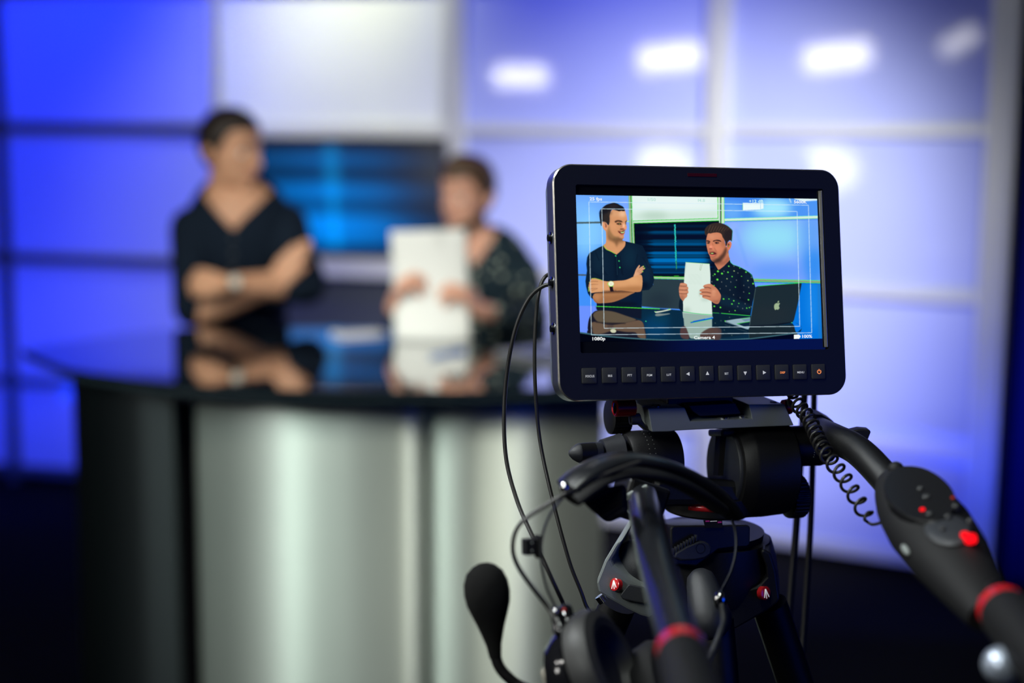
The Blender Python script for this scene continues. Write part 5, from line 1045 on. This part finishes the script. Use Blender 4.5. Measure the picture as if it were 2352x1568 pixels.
for k in range(22):
    a_ = R(-25 + k * 7); nn_ = (YV * math.cos(a_) + NH * math.sin(a_)); c_ = MP(1774, 1026, 0.045) + XH * 0.031 + nn_ * 0.0176
    obj('scale_dot', MB().lathe(c_, nn_, [(0, 0.0003), (0.0003, 0.0003)], 6), bpy.data.materials['scale_print'], ab, smooth=False)
ribbed(1806, 1140, 0.055, 0.0190, 0.0145, M_blk, 'drag_knob', 34, 'black ribbed knob')
obj('screw_boss', MB().box(MP(1672, 993, 0.055), (0.025, 0.0062, 0.03), MH), M_grey, head, smooth=False, bevel=0.002)
obj('post', MB().prism([MP(a, b, 0.045) for a, b in [(1655, 1000), (1668, 1000), (1661, 1092), (1649, 1092)]], -NH * 0.01), M_rub, head, smooth=False)
Z0 = V((0, 0, 1))
hcx = MP(1632, 1150, 0.075)
obj('centre_housing', MB().prism([MP(a, b, 0.035) for a, b in [(1500, 1100), (1560, 1085), (1625, 1098), (1735, 1105), (1735, 1160), (1700, 1163), (1530, 1163), (1500, 1150)]], -NH * 0.075), M_blk, head, smooth=False, bevel=0.006)
zc = lambda py: MP(1632, py, 0.03).z
obj('pan_disc', MB().lathe(V((hcx.x, hcx.y, zc(1203))), Z0, [(0, 0.040), (0.002, 0.042), (0.016, 0.042)], 48), M_blk, head)
mb = MB(); arc = [(hcx + V((math.sin(R(a_)), -math.cos(R(a_)), 0)) * 0.0424) for a_ in range(-34, 6, 4)]
zr0, zr1 = zc(1181), zc(1167)
mb.v = [(p.x, p.y, z) for p in arc for z in (zr0, zr1)]; mb.f = [(2 * i, 2 * i + 2, 2 * i + 3, 2 * i + 1) for i in range(len(arc) - 1)]
ro = obj('scale_window', mb, M_redp, head, 'red pan scale'); ro.modifiers.new('t', 'SOLIDIFY').thickness = 0.001
bp_ = [(1541, 1212), (1546, 1207), (1718, 1205), (1724, 1210), (1723, 1250), (1716, 1256), (1690, 1257), (1650, 1262), (1600, 1300), (1545, 1296), (1541, 1260)]
bb = obj('levelling_base', MB().prism([MP(a, b, 0.030) for a, b in bp_], -NH * 0.082), M_blk, head, smooth=False, bevel=0.004)
td = [(1541, 1279), (1545, 1268), (1570, 1253), (1597, 1242), (1612, 1241), (1624, 1248), (1629, 1259), (1626, 1272), (1612, 1281), (1590, 1285), (1560, 1286)]
lv_ = obj('pan_lock', MB().prism([MP(a, b, 0.029) for a, b in td], NH * 0.006), M_grey, head, 'teardrop pan lock lever', smooth=False, bevel=0.0015)
obj('lock_screw', MB().lathe(MP(1608, 1259, 0.024), NH, [(0, 0.0042), (0.0012, 0.0042), (0.0006, 0.0025)], 24), M_blk, lv_)
for k in range(9):
    a, b = 1545 + k * 6.6, 1268 - k * 3.9 - 2; obj('rib', MB().box(MP(a, b, 0.026), (0.0010, 0.0052, 0.005), MH @ Matrix.Rotation(R(-12), 3, 'Z')), M_grey, lv_, smooth=False)
lb = obj('label_plate', MB().prism([MP(a, b, 0.0295) for a, b in [(1615, 1194), (1658, 1195), (1659, 1212), (1620, 1212)]], NH * 0.0008), M_rub, head, smooth=False)
for a, b in ((1625, 1196.5), (1653, 1199)): obj('mark', MB().box(MP(a, b, 0.0284), (0.0035, 0.0012, 0.0003), MH), M_redp, lb, 'small red mark', smooth=False)
obj('mark', MB().box(MP(1639, 1196.5, 0.0284), (0.006, 0.0004, 0.0003), MH), M_white, lb, 'thin pale line', smooth=False)
obj('bowl', MB().lathe(V((hcx.x, hcx.y, zc(1256) - 0.05)), Z0, [(-0.012, 0.008), (0, 0.025), (0.02, 0.042), (0.05, 0.047)], 40), M_blk, head)

# ------------------------------------------------------------------ tripod
CR = V((hcx.x, hcx.y, 0)); tri = thing('tripod', CR, 'black tripod with round red badges on its leg shoulders', 'tripod')
zk = zc(1330)
obj('crown', MB().lathe(CR + V((0, 0, zk - 0.035)), Z0, [(0, 0.03), (0.006, 0.052), (0.03, 0.056), (0.055, 0.052), (0.056, 0.046)], 48), M_blk, tri)
def badge(px, py, d, nrm, r_, par, flip=1):
    c_ = P(px, py, d); nrm = nrm.normalized(); b_ = obj('badge', MB().lathe(c_, nrm, [(-0.004, r_), (0.0006, r_), (0.0012, r_ * 0.8)], 32), M_redp, par, 'round red badge with a white arrow mark')
    ux = (XH - nrm * XH.dot(nrm)).normalized(); uy = nrm.cross(ux); uy = uy if uy.z > 0 else -uy; c2 = c_ + nrm * 0.00125
    def st(a, b, w_): 
        a_, b_ = c2 + ux * a[0] * r_ + uy * a[1] * r_, c2 + ux * b[0] * r_ + uy * b[1] * r_; d_ = (b_ - a_).normalized(); s_ = nrm.cross(d_) * w_ * r_; return [a_ - s_, b_ - s_ * 0.7, b_ + s_ * 0.7, a_ + s_]
    mb = MB()
    for a, b in (((0.15 * flip, 0.62), (-0.55 * flip, -0.55)), ((0.15 * flip, 0.62), (-0.05 * flip, -0.75)), ((0.15 * flip, 0.62), (0.42 * flip, -0.62))): mb.prism(st(a, b, 0.10), nrm * 0.0002)
    obj('arrow', mb, M_white, b_, smooth=False)
dS = 1.17
TO_CAM = -ray(1500, 1300).normalized()
LEFTN = (TO_CAM + V((-1.0, 0, 0.15))).normalized(); RIGHTN = (TO_CAM + V((0.8, 0, -0.05))).normalized()
s1 = obj('shoulder', MB().sphere(P(1466, 1296, 1.20), (0.0215, 0.024, 0.0215)), M_grey, tri)
hs = obj('leg_housing', MB().prism([P(a, b, dS + (1400 - a) * -0.0001) for a, b in [(1369, 1336), (1388, 1288), (1412, 1248), (1430, 1240), (1404, 1288), (1409, 1299), (1442, 1323), (1505, 1352), (1510, 1398), (1492, 1420), (1470, 1414), (1437, 1398), (1374, 1362)]], V((0.018, 0.055, 0.008))), M_plate, tri, 'grey shoulder housing', smooth=False, bevel=0.003)
badge(1412, 1342, dS - 0.003, LEFTN, 0.0052, hs)
obj('facet', MB().prism([P(a, b, dS - 0.0035) for a, b in [(1444, 1341), (1500, 1352), (1506, 1380), (1480, 1386), (1430, 1376), (1424, 1366)]], TO_CAM * -0.006), M_grey, hs, smooth=False, bevel=0.001)
obj('pin', MB().tube([P(1376, 1368, 1.175), P(1386, 1382, 1.175)], 0.004, 14), M_chrome, tri)
s2 = obj('shoulder', MB().sphere(P(1722, 1312, 1.24), (0.023, 0.026, 0.024)), M_grey, tri)
hs2 = obj('leg_housing', MB().prism([P(a, b, 1.20) for a, b in [(1600, 1370), (1690, 1362), (1742, 1345), (1760, 1325), (1758, 1300), (1746, 1268), (1752, 1260), (1770, 1270), (1782, 1310), (1791, 1376), (1784, 1386), (1760, 1404), (1690, 1444), (1600, 1440)]], V((0.01, 0.055, 0.0))), M_blk, tri, 'black shoulder housing', smooth=False, bevel=0.003)
badge(1757.5, 1362, 1.196, RIGHTN, 0.0058, hs2, -1)
obj('shoulder', MB().capsule([P(1612, 1340, 1.14), P(1632, 1420, 1.12)], [0.0125, 0.017], 24), M_grey, tri)
def leg(a, foot, r_=0.013):
    f_ = V((foot[0], foot[1], 0.02)); mid = a.lerp(f_, 0.45); lo = a.lerp(f_, 0.8)
    L_ = obj('leg', MB().tube([a, mid], r_ * 1.2, 18), M_blk, tri)
    obj('lower_tube', MB().tube([mid, f_], r_ * 0.8, 16), M_blk, L_)
    obj('leg_clamp', MB().tube([mid.lerp(a, 0.03), mid.lerp(f_, 0.05)], r_ * 1.6, 16), M_grey, L_)
    obj('foot', MB().lathe(f_ - V((0, 0, 0.02)), Z0, [(0, 0.018), (0.012, 0.02), (0.03, 0.012)], 16), M_rub, L_)
leg(P(1766, 1385, 1.225), (CR.x + 0.50, CR.y + 0.16)); leg(P(1640, 1420, 1.13), (CR.x + 0.10, CR.y - 0.36)); leg(P(1420, 1385, 1.205), (CR.x - 0.52, CR.y + 0.20))

# ------------------------------------------------------------------ pan handles (they clamp onto the head)
ph1 = thing('pan_handle', P(1480, 1150, 1.09), 'glossy black pan bar with a red ring, pointing at the viewer below the headset', 'pan handle')
cl = [P(1478, 1148, 1.085), P(1490, 1210, 1.01), P(1515, 1320, 0.93), P(1549, 1440, 0.845), P(1566, 1500, 0.805)]
obj('tube', MB().tube(catmull(cl, 6), 0.0125, 28), mat('satin_black_tube', (0.01, 0.011, 0.014), 0.27, spec=0.6), ph1)
gd = (cl[-1] - cl[-2]).normalized()
obj('ring', MB().lathe(cl[-1] - gd * 0.006, gd, [(0, 0.013), (0.001, 0.0145), (0.010, 0.0145), (0.011, 0.013)], 36), M_redp, ph1, 'red ring')
obj('grip', MB().lathe(cl[-1] + gd * 0.005, gd, [(0, 0.0135), (0.002, 0.0150), (0.10, 0.0165), (0.14, 0.0155), (0.145, 0.011)], 36), M_rub, ph1)
kc = obj('clamp', MB().box(P(1466, 1150, 1.10), (0.036, 0.032, 0.030), Matrix.Rotation(R(20), 3, 'Y') @ MH), M_blk, ph1, smooth=False, bevel=0.003)
for a, b in ((1447, 1138), (1478, 1124), (1455, 1172), (1478, 1160)): obj('clamp_highlight', MB().box(P(a, b, 1.075), (0.0085, 0.0048, 0.004), MH @ Matrix.Rotation(R(28), 3, 'Z')), M_plate, kc, smooth=False, bevel=0.001)  # pale blocks standing for highlights on the clamp
ph2 = thing('pan_handle', MP(1900, 985, 0.04), 'bent black pan bar at right carrying the zoom remote', 'pan handle')
cl2 = [MP(1868, 985, 0.05), P(1915, 1006, 1.175), P(1972, 1036, 1.14), P(2035, 1100, 1.10), P(2085, 1165, 1.07)]
obj('tube', MB().tube(catmull(cl2, 8), [0.0122] * 33, 28), M_blk, ph2)
obj('bracket', MB().prism([P(a, b, 1.22) for a, b in [(1868, 952), (1890, 954), (1915, 968), (1928, 984), (1900, 998), (1868, 990)]], V((0, 0.03, 0))), M_blk, ph2, smooth=False, bevel=0.003)
obj('wing_knob', MB().prism([P(a, b, 1.20) for a, b in [(1940, 1000), (1958, 989), (1975, 985), (1998, 987), (2001, 992), (1993, 1012), (1975, 1022)]], V((0, 0.012, 0))), M_blk, ph2, smooth=False, bevel=0.0015)
ga, gb = P(2300, 1395, 0.86), P(2480, 1610, 0.72); gdr = (gb - ga).normalized()
obj('inner_bar', MB().tube([cl2[-1], ga], 0.0105, 20), M_blk, ph2)
obj('ring', MB().lathe(ga + gdr * 0.002, gdr, [(0, 0.0135), (0.001, 0.0155), (0.010, 0.0155), (0.011, 0.014)], 36), M_redp, ph2, 'red ring')
obj('grip', MB().lathe(ga + gdr * 0.013, gdr, [(0, 0.014), (0.002, 0.0165), (0.11, 0.0175), (0.13, 0.015), (0.135, 0.010)], 36), M_rub, ph2)
kb_ = P(2300, 1527, 0.80); obj('highlight_stem', MB().tube([P(2372, 1500, 0.80), kb_], 0.004, 12), M_blk, ph2)  # stem added to hold the highlight ball
obj('knob', MB().sphere(kb_, 0.0105), mat('highlight_blue_metal', (0.55, 0.62, 0.75), 0.3, metal=0.6), ph2, 'pale ball added for a blue-white highlight')  # ball made up to stand for the blue-white highlight near the grip
# zoom remote
za, zb = P(2068, 1118, 1.045), P(2262, 1392, 0.875); zd = (zb - za).normalized(); L_ = (zb - za).length
side = zd.cross(TO_CAM).normalized(); outn = side.cross(zd).normalized(); outn = outn if outn.dot(TO_CAM) > 0 else -outn
rem = thing('zoom_remote', (za + zb) / 2, 'egg-shaped black zoom remote with red lights on the right pan bar', 'remote control')
prof = [(-0.02, 0.004), (-0.012, 0.0145), (0.005, 0.0205), (0.035, 0.0265), (0.07, 0.0285), (0.11, 0.0265), (0.15, 0.021), (L_ + 0.0, 0.0165), (L_ + 0.012, 0.0145)]
prof = [p for p in prof if p[0] < L_ - 0.01 or p[0] >= L_]
Mr_ = Matrix((side, zd, outn)).transposed()
hs_, rs_ = zip(*prof); hh_ = np.linspace(hs_[0], hs_[-1], 22); rr_ = np.interp(hh_, hs_, rs_); 
mb = MB(); mb.tube([za + zd * h_ for h_ in hh_], list(rr_ * 0.80), 36, rx=1.27, up=outn); obj('shell', mb, M_rub, rem, smooth=60)
def onz(u_, v_, h_=0.0):      # point on the face turned to the viewer
    r_ = float(np.interp(v_, hs_, rs_)) * 0.80; return za + zd * v_ + side * u_ + outn * (r_ * math.sqrt(max(0.05, 1 - (u_ / (r_ * 1.27)) ** 2)) + h_)
nA = 36; cpt = onz(0, 0.058, 0.0006)
el = lambda a_, b_, h_: [cpt + side * a_ * math.cos(2 * math.pi * k / nA) + zd * b_ * math.sin(2 * math.pi * k / nA) + outn * h_ for k in range(nA)]
mb = loops(MB(), [el(0.0215, 0.045, -0.010), el(0.0215, 0.045, -0.0012), el(0.0205, 0.044, 0.0)], True, True)
M_panel = mat('dark_control_panel', (0.007, 0.007, 0.008), 0.38, spec=0.35)
cp_ = obj('control_panel', mb, M_panel, rem)
def zpx(px, py):              # face point seen at a given place
    r = ray(px, py); c_ = cpt; return CO + r * ((c_ - CO).dot(outn) / r.dot(outn))
M_led = emis('lit_red_led', (1.0, 0.004, 0.01), 1.6); M_ledd = emis('dim_red_led', (0.35, 0.03, 0.02), 1.0)
for a, b, r_, m_ in ((2118.5, 1170, 0.0017, M_led), (2188, 1143, 0.0012, M_ledd), (2215, 1226, 0.0024, M_led), (2228, 1233, 0.0038, M_led)):
    obj('indicator', MB().lathe(zpx(a, b) - outn * 0.003, outn, [(0, r_), (0.0034, r_), (0.0040, r_ * 0.6)], 16), m_, cp_, 'red indicator light')
for a, b, r_ in ((2114, 1123, 0.0022), (2128, 1142, 0.0026), (2135, 1181, 0.0022), (2195, 1163, 0.0022), (2178, 1187, 0.002), (2228, 1197, 0.002), (2165, 1214, 0.002)):
    obj('key', MB().lathe(zpx(a, b) - outn * 0.003, outn, [(0, r_), (0.0042, r_), (0.0048, r_ * 0.6)], 16), M_button, cp_)
obj('thumb_pad', MB().sphere(onz(-0.002, 0.112, -0.001), (0.014, 0.022, 0.0025), Mr_), M_grey, rem, 'grey thumb pad')
obj('oval_plate', MB().sphere(P(2080, 1262, 0.945), (0.0022, 0.007, 0.0022), Mr_), M_plate, rem, 'pale oval insert')
obj('top_button', MB().sphere(P(2058, 1078, 1.045), (0.006, 0.006, 0.006)), M_rub, rem)
obj('cable_boss', MB().tube([P(2034, 1190, 1.02), P(2052, 1185, 1.01)], 0.0035, 12), M_rub, rem)

# coiled lead from camera to remote
pth = catmull([P(1812, 896, 1.20), P(1828, 924, 1.19), P(1858, 962, 1.17), P(1880, 1010, 1.145), P(1905, 1052, 1.12), P(1932, 1088, 1.10), P(1958, 1128, 1.082), P(1984, 1172, 1.066), P(1996, 1192, 1.058)], 10)
Ls_ = [0]
for i in range(1, len(pth)): Ls_.append(Ls_[-1] + (pth[i] - pth[i - 1]).length)
tot = Ls_[-1]; turns1, turns2 = 11, 6.5; out = []; u_ = V((1, 0, 0)); N_ = 560
for k in range(N_ + 1):
    q = k / N_; s_ = (q / 0.6 * 0.50 if q < 0.6 else 0.50 + (q - 0.6) / 0.4 * 0.50) * tot
    i = min(int(np.searchsorted(Ls_, s_)), len(pth) - 1); i = max(i, 1); t_ = (s_ - Ls_[i - 1]) / max(1e-9, Ls_[i] - Ls_[i - 1]); c_ = pth[i - 1].lerp(pth[i], t_); T_ = (pth[i] - pth[i - 1]).normalized()
    u_ = (u_ - T_ * u_.dot(T_)).normalized(); w_ = T_.cross(u_); ph_ = 2 * math.pi * (turns1 * min(q, 0.6) / 0.6 + turns2 * max(0, q - 0.6) / 0.4)
    rr = 0.0056 * min(1, q * 14) * (1 if q < 0.97 else 0.6); out.append(c_ + (u_ * math.cos(ph_) + w_ * math.sin(ph_)) * rr)
out += catmull([out[-1], P(1992, 1198, 1.075), P(2004, 1204, 1.06), P(2022, 1200, 1.04), P(2038, 1189, 1.018)], 6)[1:]
tag(obj('coiled_cable', MB().tube(out, 0.00125, 8), M_cable), 'black coiled lead running from the camera down to the zoom remote', 'cable')
# straight cables
def drop(p):
    return [p] + [V((p.x + 0.004 * k, p.y + 0.012 * k, p.z * (1 - k / 6))) for k in range(1, 6)] + [V((p.x + 0.06, p.y + 0.10, 0.012)), V((p.x + 0.16, p.y + 0.2, 0.006)), V((p.x + 0.35, p.y + 0.4, 0.006))]
def cable(pts, r_, label, group=None):
    return tag(obj('cable', MB().tube(catmull(pts, 10), r_, 10), M_cable), label, 'cable', group)
cable([P(1870, 880, 1.33), P(1868, 1000, 1.34), P(1862, 1200, 1.34), P(1850, 1400, 1.33), P(1838, 1568, 1.32), *drop(P(1838, 1568, 1.32)), V((1.6, 1.7, 0.006))], 0.0030, 'black cable hanging straight down behind the camera, rightmost one')
cable([P(1850, 880, 1.32), P(1846, 930, 1.33), P(1836, 1100, 1.34), P(1826, 1250, 1.34), P(1812, 1420, 1.33), P(1800, 1568, 1.32), *drop(P(1800, 1568, 1.32)), V((1.6, 1.9, 0.006))], 0.0034, 'black cable hanging behind the camera, crossing the tripod leg')
e1, e2 = UV(-BW / 2 - 0.001, uv(MP(1280, 645))[1], 0.012), UV(-BW / 2 + 0.002, uv(MP(1280, 640))[1], 0.030)
cable([UV(-BW / 2 + 0.012, uv(MP(1280, 655))[1], 0.026), P(1252, 655, 1.16), P(1212, 690, 1.16), P(1180, 770, 1.16), P(1160, 900, 1.16), P(1161, 1040, 1.15), P(1188, 1150, 1.13), P(1232, 1250, 1.10), P(1268, 1330, 1.09), P(1300, 1400, 1.10), *drop(P(1340, 1500, 1.12)), V((0.9, 2.1, 0.006))], 0.0017, 'thin black cable bowing out left of the monitor, outer one')
cable([UV(-BW / 2 + 0.012, uv(MP(1280, 625))[1], 0.026), P(1256, 632, 1.17), P(1238, 670, 1.17), P(1229, 760, 1.17), P(1229, 880, 1.17), P(1240, 1010, 1.17), P(1270, 1150, 1.16), P(1308, 1290, 1.15), P(1342, 1380, 1.15), *drop(P(1372, 1500, 1.16)), V((0.9, 2.2, 0.006))], 0.0016, 'thin black cable left of the monitor, inner one')

# ------------------------------------------------------------------ headset hanging on the pan bar clamp
hsb = P(1480, 1060, 1.0); hset = thing('headset', P(1480, 1110, 1.05), 'black headset hanging on the pan bar clamp, cups and boom microphone below', 'headset')
UPV = V((0, 0, 1)); hb_path = [(1300, 1122, 0.985), (1335, 1092, 0.99), (1385, 1066, 1.0), (1440, 1055, 1.01), (1500, 1062, 1.02), (1555, 1080, 1.035), (1610, 1110, 1.05), (1655, 1146, 1.065), (1682, 1186, 1.075)]
hp = catmull([P(*q) for q in hb_path], 6)
obj('headband', MB().tube(hp, [0.0052 * (0.6 if i in (0, len(hp) - 1) else 1) for i in range(len(hp))], 20, rx=2.6, up=UPV), mat('satin_band', (0.012, 0.013, 0.016), 0.3, spec=0.6), hset)
pd_path = [(1312, 1146, 0.98), (1350, 1118, 0.985), (1395, 1094, 0.995), (1440, 1083, 1.0), (1500, 1089, 1.01), (1555, 1107, 1.025), (1605, 1134, 1.04), (1645, 1164, 1.055)]
hp2 = catmull([P(*q) for q in pd_path], 6)
obj('padding', MB().tube(hp2, 0.0048, 18, rx=2.6, up=UPV), M_rub, hset)
obj('pad_block', MB().prism([P(a, b, 0.995) for a, b in [(1333, 1148), (1352, 1166), (1388, 1198), (1402, 1196), (1442, 1178), (1438, 1110), (1380, 1118)]], TO_CAM * -0.03), M_rub, hset, smooth=False, bevel=0.003)
pb_ = bpy.context.scene.objects['pad_block']
for k in range(4): obj('rib', MB().prism([P(1352 + k * 9, 1163 + k * 8, 0.992), P(1432, 1136 + k * 9 - 10, 0.992), P(1432, 1139 + k * 9 - 10, 0.992), P(1353 + k * 9, 1166 + k * 8, 0.992)], TO_CAM * -0.003), M_blk, pb_, smooth=False)
obj('spring', MB().tube(catmull([P(*q) for q in [(1305, 1128, 0.985), (1290, 1146, 0.985), (1262, 1185, 0.985), (1246, 1235, 0.985), (1244, 1290, 0.985), (1255, 1345, 0.985), (1272, 1385, 0.985), (1288, 1415, 0.985)]], 6), 0.0009, 10, rx=3.0, up=V((1, 0, 0.3))), M_grey, hset)
obj('spring', MB().tube(catmull([P(*q) for q in [(1672, 1170, 1.07), (1688, 1215, 1.07), (1690, 1265, 1.065), (1678, 1315, 1.055), (1655, 1362, 1.045), (1648, 1385, 1.04)]], 6), 0.0011, 10, rx=3.6, up=V((1, 0, 0.3))), M_grey, hset)
obj('hinge', MB().sphere(P(1654, 1378, 1.04), (0.005, 0.005, 0.007)).sphere(P(1297, 1118, 0.98), (0.004, 0.006, 0.005)), M_chrome, hset)
obj('yoke', MB().tube(catmull([P(*q) for q in [(1655, 1375, 1.04), (1662, 1420, 1.03), (1655, 1450, 1.02), (1625, 1525, 1.0), (1600, 1580, 0.98)]], 6), 0.0026, 10), M_grey, hset)
obj('yoke', MB().tube(catmull([P(*q) for q in [(1286, 1408, 0.985), (1296, 1440, 0.975), (1318, 1490, 0.965), (1345, 1560, 0.955), (1352, 1610, 0.95)]], 6), 0.0042, 12), M_gloss, hset)
hc_ = obj('headset_cable', MB().tube(catmull([P(*q) for q in [(1470, 1060, 0.99), (1400, 1085, 0.985), (1340, 1112, 0.98), (1300, 1133, 0.975), (1255, 1160, 0.975), (1207, 1192, 0.975), (1184, 1222, 0.975), (1178, 1262, 0.975), (1190, 1300, 0.975), (1220, 1344, 0.975), (1256, 1390, 0.975), (1284, 1432, 0.965)]], 6), 0.0016, 10), M_cable, hset)
cb_ = obj('connector', MB().box(P(1218, 1255, 0.99), (0.0095, 0.011, 0.011), MH).box(P(1237, 1255, 0.99), (0.0028, 0.016, 0.012), MH), M_rub, hset, smooth=False, bevel=0.0006)
for b in (1246, 1264): obj('screw', MB().lathe(P(1222, b, 0.983), TO_CAM, [(0, 0.0006), (0.0005, 0.0006)], 10), M_plate, cb_)
for a, b, r_ in ((1276, 1403, 0.0023), (1274, 1448, 0.0018), (1312, 1438, 0.0018)): obj('rivet', MB().sphere(P(a, b, 0.968), r_), M_chrome, hset)
obj('slider', MB().capsule([P(1276, 1405, 0.975), P(1290, 1450, 0.965)], [0.004, 0.0055], 12).capsule([P(1300, 1402, 0.985), P(1306, 1440, 0.975)], [0.005, 0.005], 12), M_gloss, hset)
obj('marker', MB().sphere(P(1296, 1400, 0.975), 0.0014), M_redp, hset, 'tiny red dot')
rt3 = CAMM.to_3x3(); NC = (rt3 @ V((0.83, 0.44, 0.34))).normalized()
for q, (c_, nm) in enumerate(((P(1420, 1520, 0.965), 1), (P(1568, 1588, 1.0), 2))):
    ec = obj('ear_cup', MB().lathe(c_ - NC * 0.050, NC, [(0.0, 0.012), (0.003, 0.022), (0.010, 0.031), (0.020, 0.036), (0.027, 0.037)], 44), M_gloss, hset)
    obj('cushion', MB().lathe(c_ - NC * 0.022, NC, [(0, 0.034), (0.002, 0.040), (0.012, 0.042), (0.019, 0.039), (0.022, 0.033), (0.021, 0.027), (0.012, 0.022), (0.010, 0.01)], 44), M_rub if q else mat('soft_grey_black_leatherette', (0.03, 0.03, 0.03), 0.5, spec=0.5, bump=0.1, bscale=900), ec)
obj('boom_clip', MB().capsule([P(1258, 1545, 0.965), P(1272, 1580, 0.965)], [0.0048, 0.0052], 12), mat('beige_plastic', (0.42, 0.40, 0.33), 0.45), hset, 'pale beige clip')
ma, mbp = P(1110, 1292, 1.0), P(1138, 1512, 1.0); md = (mbp - ma).normalized(); k_ = 1.0 / F
mic = obj('microphone_foam', MB().lathe(ma, md, [(0, 0.0005), (2 * k_, 14 * k_), (8 * k_, 27 * k_), (22 * k_, 42 * k_), (45 * k_, 51 * k_), (70 * k_, 53 * k_), (95 * k_, 50 * k_), (118 * k_, 42 * k_), (150 * k_, 30 * k_), (190 * k_, 18 * k_), (220 * k_, 14 * k_)], 36), mat('black_foam', (0.012, 0.012, 0.012), 0.95, bump=1.0, bscale=1200, spec=0.15), hset, smooth=60)
obj('boom', MB().tube(catmull([P(1136, 1500, 1.0), P(1146, 1530, 1.0), P(1165, 1553, 1.0), P(1195, 1575, 1.0), P(1240, 1592, 0.99), P(1300, 1600, 0.98), P(1350, 1590, 0.965)], 6), 0.0040, 12), M_rub, hset)
